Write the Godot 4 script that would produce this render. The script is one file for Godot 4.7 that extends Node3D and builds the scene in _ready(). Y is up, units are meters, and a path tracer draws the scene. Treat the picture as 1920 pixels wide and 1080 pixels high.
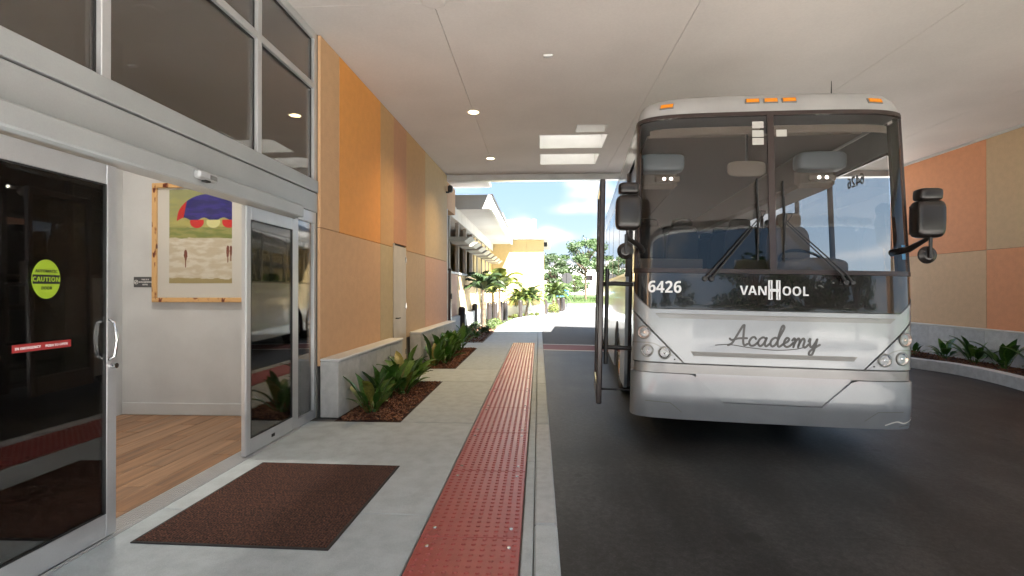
extends Node3D
# A covered hotel drive with a parked motor coach.  y up, metres, camera at the origin column.

class MB:
	var v := PackedVector3Array()
	var n := PackedVector3Array()
	var uv := PackedVector2Array()
	func tri(a: Vector3, b: Vector3, c: Vector3, na: Vector3, nb: Vector3, nc: Vector3, ua := Vector2.ZERO, ub := Vector2.ZERO, uc := Vector2.ZERO):
		if (b - a).cross(c - a).dot(na + nb + nc) > 0.0:
			v.append(a); v.append(c); v.append(b); n.append(na); n.append(nc); n.append(nb); uv.append(ua); uv.append(uc); uv.append(ub)
		else:
			v.append(a); v.append(b); v.append(c); n.append(na); n.append(nb); n.append(nc); uv.append(ua); uv.append(ub); uv.append(uc)
	func ftri(a: Vector3, b: Vector3, c: Vector3, out: Vector3):
		var m := (b - a).cross(c - a).normalized()
		if m.dot(out) < 0.0: m = -m
		tri(a, b, c, m, m, m)
	func quad(a: Vector3, b: Vector3, c: Vector3, d: Vector3, out: Vector3):
		var m := (c - a).cross(d - b).normalized()
		if m.dot(out) < 0.0: m = -m
		tri(a, b, c, m, m, m, Vector2(0, 1), Vector2(1, 1), Vector2(1, 0)); tri(a, c, d, m, m, m, Vector2(0, 1), Vector2(1, 0), Vector2(0, 0))
	func box(c: Vector3, s: Vector3, bev := 0.0, bs := Basis.IDENTITY):
		var h := s * 0.5
		var k := minf(bev, minf(h.x, minf(h.y, h.z)) * 0.9)
		for ax in 3:
			var u := (ax + 1) % 3
			var w := (ax + 2) % 3
			for sg in [-1.0, 1.0]:
				var p := []
				for q in [[-1, -1], [1, -1], [1, 1], [-1, 1]]:
					var t := Vector3.ZERO
					t[ax] = sg * h[ax]; t[u] = q[0] * (h[u] - k); t[w] = q[1] * (h[w] - k)
					p.append(c + bs * t)
				var o := Vector3.ZERO
				o[ax] = sg
				quad(p[0], p[1], p[2], p[3], bs * o)
			if k > 0.0:
				for su in [-1.0, 1.0]:
					for sw in [-1.0, 1.0]:
						var p := []
						for q in [[-1, 0], [1, 0], [1, 1], [-1, 1]]:
							var t := Vector3.ZERO
							t[ax] = q[0] * (h[ax] - k)
							t[u] = su * (h[u] - (k if q[1] == 1 else 0.0)); t[w] = sw * (h[w] - (0.0 if q[1] == 1 else k))
							p.append(c + bs * t)
						var o := Vector3.ZERO
						o[u] = su; o[w] = sw
						quad(p[0], p[1], p[2], p[3], bs * o)
		if k > 0.0:
			for sx in [-1.0, 1.0]:
				for sy in [-1.0, 1.0]:
					for sz in [-1.0, 1.0]:
						ftri(c + bs * Vector3(sx * h.x, sy * (h.y - k), sz * (h.z - k)), c + bs * Vector3(sx * (h.x - k), sy * h.y, sz * (h.z - k)), c + bs * Vector3(sx * (h.x - k), sy * (h.y - k), sz * h.z), bs * Vector3(sx, sy, sz))
	func span(a: Vector3, b: Vector3, bev := 0.0):
		box((a + b) * 0.5, (b - a).abs(), bev)
	func tube(pts: Array, rads, sides := 8, caps := true):
		var rings := []
		var nn := []
		var ref := Vector3.UP
		for i in pts.size():
			var d: Vector3 = (pts[mini(i + 1, pts.size() - 1)] - pts[maxi(i - 1, 0)]).normalized()
			if absf(d.dot(ref)) > 0.95: ref = Vector3.RIGHT if absf(d.x) < 0.9 else Vector3.BACK
			var x := d.cross(ref).normalized()
			var y := x.cross(d).normalized()
			ref = y
			var r: float = rads if rads is float else rads[i]
			var ring := []
			var rn := []
			for k in sides:
				var a := TAU * k / sides
				var o := x * cos(a) + y * sin(a)
				ring.append(pts[i] + o * r); rn.append(o)
			rings.append(ring); nn.append(rn)
		for i in rings.size() - 1:
			for k in sides:
				var j := (k + 1) % sides
				tri(rings[i][k], rings[i][j], rings[i + 1][j], nn[i][k], nn[i][j], nn[i + 1][j], Vector2(float(k) / sides, i), Vector2(float(k + 1) / sides, i), Vector2(float(k + 1) / sides, i + 1))
				tri(rings[i][k], rings[i + 1][j], rings[i + 1][k], nn[i][k], nn[i + 1][j], nn[i + 1][k], Vector2(float(k) / sides, i), Vector2(float(k + 1) / sides, i + 1), Vector2(float(k) / sides, i + 1))
		if caps:
			for e in [0, rings.size() - 1]:
				var o: Vector3 = (pts[0] - pts[1]) if e == 0 else (pts[-1] - pts[-2])
				for k in range(1, sides - 1): ftri(rings[e][0], rings[e][k], rings[e][k + 1], o)
	func lathe(prof: Array, xf := Transform3D.IDENTITY, sides := 20):
		for i in prof.size() - 1:
			var p: Vector2 = prof[i]
			var q: Vector2 = prof[i + 1]
			var d := (q - p).normalized()
			for k in sides:
				var a := TAU * k / sides
				var b := TAU * (k + 1) / sides
				var da := Vector3(cos(a), 0, sin(a))
				var db := Vector3(cos(b), 0, sin(b))
				var na := (xf.basis * (da * d.y + Vector3(0, -d.x, 0))).normalized()
				var nb := (xf.basis * (db * d.y + Vector3(0, -d.x, 0))).normalized()
				var A := xf * (da * p.x + Vector3(0, p.y, 0))
				var B := xf * (db * p.x + Vector3(0, p.y, 0))
				var D := xf * (da * q.x + Vector3(0, q.y, 0))
				var F := xf * (db * q.x + Vector3(0, q.y, 0))
				if p.x > 1e-5: tri(A, B, F, na, nb, nb)
				if q.x > 1e-5: tri(A, F, D, na, nb, na)
	func prism(poly: PackedVector2Array, z0: float, z1: float, xf := Transform3D.IDENTITY):
		var ix := Geometry2D.triangulate_polygon(poly)
		for t in range(0, ix.size(), 3):
			var a := poly[ix[t]]
			var b := poly[ix[t + 1]]
			var c := poly[ix[t + 2]]
			ftri(xf * Vector3(a.x, a.y, z0), xf * Vector3(b.x, b.y, z0), xf * Vector3(c.x, c.y, z0), xf.basis * Vector3(0, 0, z0 - z1))
			ftri(xf * Vector3(a.x, a.y, z1), xf * Vector3(b.x, b.y, z1), xf * Vector3(c.x, c.y, z1), xf.basis * Vector3(0, 0, z1 - z0))
		var cw := 1.0 if Geometry2D.is_polygon_clockwise(poly) else -1.0
		for i in poly.size():
			var a := poly[i]
			var b := poly[(i + 1) % poly.size()]
			var o := Vector2(-(b - a).y, (b - a).x) * cw
			quad(xf * Vector3(a.x, a.y, z0), xf * Vector3(b.x, b.y, z0), xf * Vector3(b.x, b.y, z1), xf * Vector3(a.x, a.y, z1), xf.basis * Vector3(o.x, o.y, 0))
	func mesh() -> ArrayMesh:
		var arr := []
		arr.resize(Mesh.ARRAY_MAX)
		arr[Mesh.ARRAY_VERTEX] = v; arr[Mesh.ARRAY_NORMAL] = n; arr[Mesh.ARRAY_TEX_UV] = uv
		var m := ArrayMesh.new()
		m.add_surface_from_arrays(Mesh.PRIMITIVE_TRIANGLES, arr)
		return m

# ---------------------------------------------------------------- naming and placing
var taken := {}
var M := {}
var T := {}
var rng := RandomNumberGenerator.new()
const LAY := Basis(Vector3(1, 0, 0), Vector3(0, 0, -1), Vector3(0, 1, 0))   # polygon (x, -z) lying flat

func numbered(s: String) -> String:
	var base := s
	var k := 0
	while taken.has(s):
		k += 1
		s = "%s_%03d" % [base, k]
	taken[s] = true
	return s

func thing(called: String, label: String, category: String, at := Vector3.ZERO, turn := 0.0, group := "", kind := "") -> Node3D:
	var o := Node3D.new()
	o.name = numbered(called)
	add_child(o)
	o.position = at
	o.rotation.y = turn
	tag(o, label, category, group, kind)
	return o

func tag(o, label: String, category := "", group := "", kind := ""):
	o.set_meta("label", label)
	if category: o.set_meta("category", category)
	if group: o.set_meta("group", group)
	if kind: o.set_meta("kind", kind)
	return o

func put(called: String, m, mat: Material, parent: Node = null, at := Vector3.ZERO) -> MeshInstance3D:
	var o := MeshInstance3D.new()
	o.mesh = m.mesh() if m is MB else m
	o.material_override = mat
	o.cast_shadow = GeometryInstance3D.SHADOW_CASTING_SETTING_ON
	if parent == null:
		o.name = numbered(called)
		add_child(o)
	else:
		o.name = called
		parent.add_child(o, true)
	o.position = at
	return o

func setting(called: String, m, mat: Material, label: String) -> MeshInstance3D:
	return tag(put(called, m, mat), label, "", "", "structure")

func bx(a: Vector3, b: Vector3, bev := 0.0) -> MB:
	var m := MB.new()
	m.span(a, b, bev)
	return m

# ---------------------------------------------------------------- materials
func lin(r: float, g: float, b: float, a := 1.0) -> Color:
	var c := Color(r, g, b).linear_to_srgb()
	c.a = a
	return c

func noise_tex(freq: float, seed_: int, lo: float, hi: float, oct := 4, size := 512, spark := 0.0, kind := FastNoiseLite.TYPE_SIMPLEX_SMOOTH) -> ImageTexture:
	var f := FastNoiseLite.new()
	f.noise_type = kind
	f.frequency = freq; f.seed = seed_; f.fractal_octaves = oct
	var im := f.get_seamless_image(size, size)
	im.convert(Image.FORMAT_L8)
	var d := im.get_data()
	var r := RandomNumberGenerator.new()
	r.seed = seed_
	for i in d.size():
		var t := lerpf(lo, hi, d[i] / 255.0)
		if spark > 0.0: t += r.randf_range(-spark, spark)
		d[i] = int(clampf(t, 0.0, 1.0) * 255.0)
	im = Image.create_from_data(size, size, false, Image.FORMAT_L8, d)
	im.convert(Image.FORMAT_RGB8)
	im.generate_mipmaps()
	return ImageTexture.create_from_image(im)

func asphalt_tex() -> ImageTexture:
	# aggregate, worn wheel streaks, darker sealed patches and oil drips
	var f := FastNoiseLite.new()
	f.seed = 71; f.frequency = 0.006; f.fractal_octaves = 5
	var im := f.get_seamless_image(1024, 1024)
	f.seed = 72; f.frequency = 0.02
	var im2 := f.get_seamless_image(1024, 1024)
	f.seed = 73; f.frequency = 0.11; f.fractal_octaves = 2
	var im3 := f.get_seamless_image(1024, 1024)
	var a := im.get_data()
	var b := im2.get_data()
	var c3 := im3.get_data()
	var r := RandomNumberGenerator.new()
	r.seed = 5
	var d := PackedByteArray()
	d.resize(1024 * 1024)
	for y in 1024:
		for x in 1024:
			var i := y * 1024 + x
			var t := 0.62 + (a[i] / 255.0 - 0.5) * 0.5 + (b[((y / 7) % 1024) * 1024 + x] / 255.0 - 0.5) * 0.36 + (c3[i] / 255.0 - 0.5) * 0.45 + r.randf_range(-0.2, 0.2)
			if r.randf() < 0.012: t += 0.4
			d[i] = int(clampf(t, 0.15, 1.0) * 255.0)
	for k in 70:
		var cx := r.randi() % 1024
		var cy := r.randi() % 1024
		var rad := r.randf_range(2.0, 9.0)
		for yy in range(-10, 11):
			for xx in range(-10, 11):
				if Vector2(xx, yy * 0.8).length() < rad * r.randf_range(0.8, 1.0):
					var i := posmod(cy + yy, 1024) * 1024 + posmod(cx + xx, 1024)
					d[i] = int(d[i] * 0.55)
	for k in 9:   # hairline cracks
		var p := Vector2(r.randi() % 1024, r.randi() % 1024)
		var h := r.randf() * TAU
		for j in r.randi_range(60, 220):
			h += r.randfn(0.0, 0.25)
			p += Vector2(cos(h), sin(h))
			var i := posmod(int(p.y), 1024) * 1024 + posmod(int(p.x), 1024)
			d[i] = int(d[i] * 0.35)
	for k in 26:   # pale scuffs
		var p := Vector2(r.randi() % 1024, r.randi() % 1024)
		var h := r.randf_range(-0.3, 0.3) + PI / 2
		for j in r.randi_range(10, 50):
			h += r.randfn(0.0, 0.03)
			p += Vector2(cos(h), sin(h))
			var i := posmod(int(p.y), 1024) * 1024 + posmod(int(p.x), 1024)
			if r.randf() < 0.7: d[i] = mini(255, d[i] + 70)
	var o := Image.create_from_data(1024, 1024, false, Image.FORMAT_L8, d)
	o.convert(Image.FORMAT_RGB8)
	o.generate_mipmaps()
	return ImageTexture.create_from_image(o)

func bump_tex(freq: float, seed_: int, strength: float, oct := 4, size := 512) -> ImageTexture:
	var f := FastNoiseLite.new()
	f.frequency = freq; f.seed = seed_; f.fractal_octaves = oct
	var im := f.get_seamless_image(size, size)
	im.convert(Image.FORMAT_L8)
	im.convert(Image.FORMAT_RGBA8)
	im.bump_map_to_normal_map(strength)
	im.generate_mipmaps()
	return ImageTexture.create_from_image(im)

func mat(c: Color, rough := 0.6, metal := 0.0, tex: Texture2D = null, scale := 1.0, nrm: Texture2D = null, nscale := 1.0, world := true) -> StandardMaterial3D:
	var m := StandardMaterial3D.new()
	m.albedo_color = c; m.roughness = rough; m.metallic = metal
	if tex or nrm:
		m.uv1_triplanar = true
		m.uv1_world_triplanar = world
		m.uv1_scale = Vector3.ONE * scale
		m.uv1_triplanar_sharpness = 4.0
	if tex: m.albedo_texture = tex
	if nrm:
		m.normal_enabled = true; m.normal_texture = nrm; m.normal_scale = nscale
	return m

func glass(c: Color, spec := 0.5) -> StandardMaterial3D:
	var m := mat(c, 0.0)
	m.transparency = BaseMaterial3D.TRANSPARENCY_ALPHA
	m.metallic_specular = spec
	return m

func glow(c: Color, e: float) -> StandardMaterial3D:
	var m := mat(c, 0.5)
	m.emission_enabled = true
	m.emission = c
	m.emission_energy_multiplier = e
	return m

func coat(m: StandardMaterial3D, amount := 0.8, r := 0.05) -> StandardMaterial3D:
	m.clearcoat_enabled = true
	m.clearcoat = amount
	m.clearcoat_roughness = r
	return m

func make_materials():
	T.cloud = noise_tex(0.006, 3, 0.93, 1.0, 5, 512, 0.012)
	T.conc = noise_tex(0.012, 5, 0.89, 1.0, 6, 1024, 0.05)
	T.panel = noise_tex(0.02, 33, 0.955, 1.0, 5, 512, 0.02)
	T.tar = asphalt_tex()
	T.stain = noise_tex(0.004, 8, 0.6, 1.0, 6, 1024, 0.12)
	T.grain = noise_tex(0.08, 9, 0.86, 1.0, 3, 512, 0.03)
	T.fine = bump_tex(0.09, 11, 3.0)
	T.rough = bump_tex(0.2, 12, 8.0, 3)
	T.speck = noise_tex(0.25, 14, 0.1, 1.0, 2, 512, 0.25)
	T.leaf = noise_tex(0.03, 15, 0.6, 1.0, 4, 256, 0.05)
	M.concrete = mat(lin(0.395, 0.45, 0.475), 0.75, 0, T.conc, 0.45, T.fine, 0.12)
	M.concrete_b = mat(lin(0.42, 0.475, 0.50), 0.75, 0, T.conc, 0.37, T.fine, 0.12)
	M.concrete_c = mat(lin(0.38, 0.435, 0.46), 0.75, 0, T.conc, 0.52, T.fine, 0.12)
	M.kerb = mat(lin(0.42, 0.455, 0.475), 0.75, 0, T.conc, 0.7, T.fine, 0.3)
	M.joint = mat(lin(0.14, 0.135, 0.125), 0.9)
	M.grout = mat(lin(0.52, 0.42, 0.31), 0.9)
	M.asphalt = mat(lin(0.043, 0.044, 0.045), 0.55, 0, T.tar, 0.14)
	M.drive = mat(lin(0.06, 0.061, 0.064), 0.8, 0, T.conc, 0.25, T.fine, 0.3)  # worn asphalt, kept dark so full sun does not blow it out
	M.apron = mat(lin(0.55, 0.54, 0.52), 0.8, 0, T.conc, 0.25, T.fine, 0.3)  # kept near white so sunlit ground bounces light under the canopy
	M.white_line = mat(lin(0.7, 0.7, 0.68), 0.7, 0, T.conc, 2.0)
	M.paver = mat(lin(0.20, 0.055, 0.05), 0.7, 0, T.grain, 1.0)
	M.tactile = mat(lin(0.32, 0.06, 0.06), 0.34, 0, T.conc, 0.9)
	M.grass = mat(lin(0.045, 0.085, 0.015), 0.9, 0, T.stain, 0.3)
	M.ceiling = mat(lin(0.70, 0.66, 0.635), 0.8, 0, T.cloud, 0.12)
	M.white = mat(lin(0.66, 0.65, 0.62), 0.6, 0, T.cloud, 0.3)
	M.alu = mat(lin(0.60, 0.61, 0.62), 0.34, 0.55, T.cloud, 0.5)
	M.alu_white = mat(lin(0.38, 0.395, 0.395), 0.38, 0.1, T.cloud, 0.4)
	M.gasket = mat(lin(0.015, 0.015, 0.015), 0.6)
	M.steel = mat(lin(0.55, 0.55, 0.55), 0.22, 1.0)
	M.plinth = mat(lin(0.52, 0.52, 0.50), 0.7, 0, T.conc, 0.6, T.fine, 0.2)
	M.plinth_b = mat(lin(0.47, 0.475, 0.47), 0.7, 0, T.conc, 0.5, T.fine, 0.2)
	M.planter = mat(lin(0.66, 0.675, 0.69), 0.7, 0, T.conc, 0.6, T.fine, 0.2)  # lighter copies of the plinth tones, standing in for missing light across the drive
	M.planter_lit_b = mat(lin(0.61, 0.63, 0.65), 0.7, 0, T.conc, 0.5, T.fine, 0.2)
	M.cap = mat(lin(0.68, 0.68, 0.67), 0.5, 0, T.cloud, 0.6)
	var cols := {"tan": lin(0.61, 0.365, 0.195), "orange": lin(0.76, 0.325, 0.075), "gold": lin(0.56, 0.325, 0.14), "rose": lin(0.52, 0.26, 0.135), "pale": lin(0.56, 0.41, 0.225), "taupe": lin(0.50, 0.36, 0.22), "pink": lin(0.60, 0.36, 0.24), "sage": lin(0.48, 0.375, 0.215), "sun": lin(0.62, 0.47, 0.23), "orange_lit": lin(0.82, 0.37, 0.19), "tan_lit": lin(0.72, 0.49, 0.30), "pale_lit": lin(0.68, 0.49, 0.30)}
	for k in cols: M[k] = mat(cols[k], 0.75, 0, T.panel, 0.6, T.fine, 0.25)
	M.glass = glass(Color(0.02, 0.025, 0.02, 0.04))
	M.glass_dark = glass(Color(0.19, 0.155, 0.08, 0.82), 1.0)
	M.glass_door = glass(Color(0.05, 0.045, 0.04, 0.9), 1.0)
	M.glass_bus = glass(Color(0.01, 0.04, 0.04, 0.2), 0.5)
	M.glass_side = glass(Color(0.04, 0.12, 0.13, 0.5), 1.0)
	M.soil = mat(lin(0.13, 0.05, 0.026), 0.95, 0, T.speck, 3.0)
	M.chip = mat(lin(0.36, 0.16, 0.08), 0.9, 0, T.leaf, 6.0)
	M.chip_b = mat(lin(0.17, 0.06, 0.03), 0.9, 0, T.leaf, 6.0)
	for k in 4:
		M["leaf%d" % k] = mat([lin(0.08, 0.21, 0.035), lin(0.06, 0.165, 0.03), lin(0.13, 0.28, 0.05), lin(0.30, 0.27, 0.06)][k], 0.38, 0, T.leaf, 4.0)
		M["leaf%d" % k].backlight_enabled = true
		M["leaf%d" % k].backlight = lin(0.10, 0.22, 0.02)
	for k in 4:
		M["tree%d" % k] = mat([lin(0.04, 0.085, 0.016), lin(0.03, 0.062, 0.014), lin(0.065, 0.11, 0.022), lin(0.12, 0.15, 0.02)][k], 0.6, 0, T.leaf, 2.0)
		M["tree%d" % k].backlight_enabled = true
		M["tree%d" % k].backlight = lin(0.08, 0.14, 0.02)
	M.bark = mat(lin(0.16, 0.115, 0.075), 0.9, 0, T.stain, 2.0, T.rough, 0.6)
	M.bollard = mat(lin(0.022, 0.017, 0.016), 0.4, 0, T.cloud, 2.0)
	M.black = mat(lin(0.012, 0.012, 0.013), 0.45)
	M.rubber = mat(lin(0.016, 0.016, 0.017), 0.75)
	M.dark = mat(lin(0.17, 0.17, 0.17), 0.8)
	M.silver = coat(mat(lin(0.29, 0.31, 0.33), 0.38, 0.4, T.cloud, 0.6, null, 1.0, false), 0.7, 0.06)
	M.silver_b = coat(mat(lin(0.225, 0.225, 0.225), 0.38, 0.45, T.cloud, 0.6, null, 1.0, false), 0.6, 0.08)
	M.pearl = coat(mat(lin(0.295, 0.315, 0.335), 0.38, 0.4, T.cloud, 0.5, null, 1.0, false), 0.7, 0.06)
	M.roof_cap = mat(lin(0.36, 0.355, 0.35), 0.45, 0.1, T.cloud, 0.8, null, 1.0, false)
	M.band = coat(mat(lin(0.012, 0.009, 0.009), 0.12), 1.0, 0.02)
	M.brown = coat(mat(lin(0.022, 0.011, 0.009), 0.35), 0.3, 0.1)
	M.mirror_shell = mat(lin(0.012, 0.009, 0.008), 0.28)
	M.lettering = mat(lin(0.075, 0.075, 0.075), 0.4)
	M.chrome = mat(lin(0.72, 0.72, 0.72), 0.1, 1.0)
	M.badge = mat(lin(0.62, 0.63, 0.64), 0.35, 0.3)
	M.amber = mat(lin(0.75, 0.25, 0.015), 0.2)
	M.lens = mat(lin(0.8, 0.8, 0.8), 0.16, 1.0)
	M.lens_pink = coat(mat(lin(0.60, 0.47, 0.42), 0.15, 0.4), 1.0, 0.0)
	M.trim_grey = mat(lin(0.19, 0.19, 0.18), 0.4, 0.2)
	M.bus_in = mat(lin(0.155, 0.125, 0.10), 0.7, 0, T.grain, 2.0, null, 1.0, false)
	M.seat = mat(lin(0.055, 0.05, 0.05), 0.9, 0, T.speck, 4.0, null, 1.0, false)
	M.door_paint = mat(lin(0.50, 0.44, 0.36), 0.55, 0, T.cloud, 0.7)
	M.shade_blade = mat(lin(0.34, 0.32, 0.29), 0.5, 0.1, T.cloud, 0.5)
	M.fascia = mat(lin(0.42, 0.42, 0.41), 0.5, 0.1, T.cloud, 0.4)
	M.inner_wall = mat(lin(0.56, 0.58, 0.59), 0.7, 0, T.cloud, 0.4)
	M.sign_blue = mat(lin(0.12, 0.15, 0.17), 0.4)
	M.steel_dull = mat(lin(0.04, 0.04, 0.042), 0.45, 0.5)
	M.lawn = mat(lin(0.05, 0.095, 0.014), 0.9, 0, T.stain, 0.4)
	M.paper = mat(lin(0.68, 0.67, 0.62), 0.8)
	M.sign_grey = mat(lin(0.07, 0.075, 0.08), 0.4)
	M.text_white = mat(lin(0.75, 0.75, 0.75), 0.5)
	M.caution = mat(lin(0.26, 0.38, 0.02), 0.5)
	M.red_label = mat(lin(0.28, 0.02, 0.02), 0.5)
	M.acrylic = mat(lin(0.85, 0.85, 0.85), 0.6)
	M.acrylic.backlight_enabled = true
	M.acrylic.backlight = Color(1, 1, 1)

# ---------------------------------------------------------------- camera, sky, sun
func sky_image() -> ImageTexture:
	var w := 1024
	var h := 512
	var im := Image.create(w, h, false, Image.FORMAT_RGBF)
	var f := FastNoiseLite.new()
	f.seed = 21; f.frequency = 1.6; f.fractal_octaves = 6; f.fractal_gain = 0.52
	var g := FastNoiseLite.new()
	g.seed = 4; g.frequency = 0.8; g.fractal_octaves = 3
	for y in h:
		var el := (0.5 - (y + 0.5) / h) * PI
		var s := maxf(sin(el), 0.0)
		var blue := Vector3(0.23, 0.33, 0.42).lerp(Vector3(0.10, 0.20, 0.40), pow(s, 0.55))
		blue = blue.lerp(Vector3(0.34, 0.39, 0.43), pow(1.0 - s, 9.0))
		for x in w:
			var c := blue
			if el > 0.0:
				var az := TAU * x / w
				var k := 1.0 / (s + 0.22)
				var p := Vector3(cos(az) * cos(el) * k, s * 1.5, sin(az) * cos(el) * k)
				var d := smoothstep(-0.02, 0.42, f.get_noise_3dv(p) + 0.35 * g.get_noise_3dv(p))
				c = blue.lerp(Vector3(0.50, 0.51, 0.52), d * 0.85)
			im.set_pixel(x, y, Color(c.x, c.y, c.z))
	return ImageTexture.create_from_image(im)

func make_view():
	var cam := Camera3D.new()
	cam.name = "camera"
	add_child(cam)
	cam.position = Vector3(0, 1.5, 0)
	cam.rotation = Vector3(atan(3.0 / 960.0), atan(50.0 / 960.0), 0)
	cam.fov = rad_to_deg(2.0 * atan(540.0 / 960.0))
	cam.near = 0.05
	cam.far = 900.0
	cam.current = true
	var env := Environment.new()
	env.background_mode = Environment.BG_SKY
	var sm := PanoramaSkyMaterial.new()
	sm.panorama = sky_image()
	sm.energy_multiplier = 0.25
	var sky := Sky.new()
	sky.sky_material = sm
	env.sky = sky
	env.tonemap_mode = Environment.TONE_MAPPER_LINEAR
	env.tonemap_exposure = 12.2
	env.sdfgi_enabled = true
	env.ssao_enabled = true
	env.ssil_enabled = true
	var we := WorldEnvironment.new()
	we.name = "world_environment"
	we.environment = env
	add_child(we)
	var sun := DirectionalLight3D.new()
	sun.name = "sun"
	add_child(sun)
	var az := deg_to_rad(27.0)
	var el := deg_to_rad(46.0)
	sun.basis = Basis.looking_at(Vector3(-sin(az) * cos(el), -sin(el), -cos(az) * cos(el)))
	sun.light_energy = 1.6
	sun.light_color = Color(1.0, 0.98, 0.945)
	sun.light_angular_distance = 0.5
	sun.shadow_enabled = true

func _ready():
	rng.seed = 77
	make_view()
	make_materials()
	ground()
	canopy()
	entrance()
	inside()
	panel_wall()
	opposite_wall()
	far_buildings()
	coach()
	beds_and_plants()
	street_things()
	behind()

# ---------------------------------------------------------------- ground, drive, sidewalk
func sheet(prof: Array, z0: float, z1: float) -> MB:
	var m := MB.new()
	for i in prof.size() - 1:
		var a: Vector2 = prof[i]
		var b: Vector2 = prof[i + 1]
		m.quad(Vector3(a.x, a.y, z0), Vector3(b.x, b.y, z0), Vector3(b.x, b.y, z1), Vector3(a.x, a.y, z1), Vector3.UP)
	return m

func flat_poly(pts: Array, y0: float, y1: float) -> MB:
	var m := MB.new()
	var p := PackedVector2Array()
	for q in pts: p.append(Vector2(q.x, -q.y))
	m.prism(p, y0, y1, Transform3D(LAY, Vector3.ZERO))
	return m

const PROF := [Vector2(0.118, -0.012), Vector2(3.6, -0.077), Vector2(8.0, -0.08)]

func ground():
	setting("ground", bx(Vector3(-300, -0.4, -500), Vector3(300, -0.1, 120)), M.grass, "grassy ground around the building")
	setting("driveway", sheet(PROF, 0.7, -12.87), M.asphalt, "dark asphalt driveway under the canopy")
	var wide := [Vector2(0.02, -0.012), Vector2(3.6, -0.077), Vector2(5.2, -0.08)]
	setting("bounce_court", bx(Vector3(5.2, -0.3, -60), Vector3(40, -0.075, -14.3)), M.apron, "pale court added beside the road to bounce sun under the canopy")
	setting("asphalt_road", sheet(wide, -14.3, -72), M.drive, "worn asphalt road beyond the canopy")
	setting("bounce_apron", sheet([Vector2(-7, -0.015), Vector2(3.6, -0.077), Vector2(16, -0.08)], 40, 2.1), M.apron, "unseen drive made pale to bounce sun in under the canopy")  # out of view, paved pale instead of asphalt for more bounce light
	for z in [-12.87, 2.1]:
		setting("paver_band", sheet(PROF, z, z - 1.4), M.paver, "red paver band across the drive below the canopy edge")
		var w := MB.new()
		for e in [0.06, 1.4]:
			for i in 2:
				var a: Vector2 = PROF[i]
				var b: Vector2 = PROF[i + 1]
				w.quad(Vector3(a.x, a.y + 0.004, z - e), Vector3(b.x, b.y + 0.004, z - e), Vector3(b.x, b.y + 0.004, z - e + 0.12), Vector3(a.x, a.y + 0.004, z - e + 0.12), Vector3.UP)
		setting("road_marking", w, M.white_line, "white painted line beside the red paver band")
	# sidewalk of separate slabs over a dark joint bed
	var walk := Node3D.new()
	walk.name = numbered("sidewalk"); add_child(walk)
	tag(walk, "pale concrete sidewalk of wide slabs beside the storefront", "", "", "structure")
	put("bedding", bx(Vector3(-2.64, -0.3, -22.0), Vector3(-0.03, -0.02, 6.0)), M.joint, walk)
	var mats := [M.concrete, M.concrete_b, M.concrete_c]
	var zs := [5.9, 3.5, 1.2, -1.1, -3.38, -5.72]
	for i in zs.size() - 1: slab(walk, -2.635, -0.728, zs[i], zs[i + 1], mats[i % 3])
	slab(walk, -1.565, -0.728, -5.728, -8.3, M.concrete)
	slab(walk, -2.635, -0.728, -8.308, -9.62, M.concrete_b)
	slab(walk, -1.575, -0.728, -9.628, -11.4, M.concrete_c)
	slab(walk, -1.575, -0.728, -11.4, -13.1, M.concrete)
	slab(walk, -2.635, -0.728, -13.1, -14.42, M.concrete_b)
	zs = [-14.42, -16.8, -19.2, -21.6]
	for i in 3: slab(walk, -1.58, -0.034, zs[i], zs[i + 1], mats[(i + 1) % 3])
	for i in 7: slab(walk, -0.098, -0.034, 3.0 - i * 2.49, 3.0 - (i + 1) * 2.49, mats[(i + 1) % 3])
	var curve := [Vector2(-1.58, -21.6), Vector2(-1.5, -23.5), Vector2(-1.25, -26.6), Vector2(-0.32, -30.7), Vector2(1.05, -33.6), Vector2(2.2, -41), Vector2(2.9, -53), Vector2(4.7, -53), Vector2(4.37, -41.4), Vector2(3.57, -34.5), Vector2(2.45, -29.6), Vector2(1.36, -26.6), Vector2(0.55, -24.5), Vector2(0.2, -22.9), Vector2(0.117, -21.6)]
	put("slab", flat_poly(curve, -0.2, 0.0), M.concrete_b, walk)
	# kerb stones
	var kerb := Node3D.new()
	kerb.name = numbered("kerb"); add_child(kerb)
	tag(kerb, "flush concrete kerb between tactile strip and asphalt", "", "", "structure")
	var km := bx(Vector3(0, -0.3, 0), Vector3(0.145, 0.0, 2.44), 0.012).mesh()
	for i in 12:
		if 4.2 - (i + 1) * 2.45 > -21.7: put("kerb_stone", km, [M.kerb, M.concrete, M.concrete_b][i % 3], kerb, Vector3(-0.027, 0, 4.07 - (i + 1) * 2.45))
	put("kerb_stone", bx(Vector3(-0.027, -0.3, -21.6), Vector3(0.117, 0, -20.43), 0.012), M.kerb, kerb)
	put("bedding", bx(Vector3(-0.02, -0.35, -21.6), Vector3(0.10, -0.03, 4.0)), M.joint, kerb)
	# tactile strip: one truncated-dome tile shared by thirteen
	var t := thing("tactile_paving", "red truncated dome warning strip running along the kerb", "tactile paving", Vector3.ZERO)
	var d := MB.new()
	d.box(Vector3(0, -0.012, 0), Vector3(0.606, 0.036, 1.126), 0.004)
	var pr := [Vector2(0.017, 0.005), Vector2(0.011, 0.0115), Vector2(0, 0.0118)]
	for i in 10:
		for k in 19:
			d.lathe(pr, Transform3D(Basis.IDENTITY, Vector3(-0.27 + i * 0.06, 0.001, -0.54 + k * 0.06)), 6)
	var dm := d.mesh()
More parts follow.
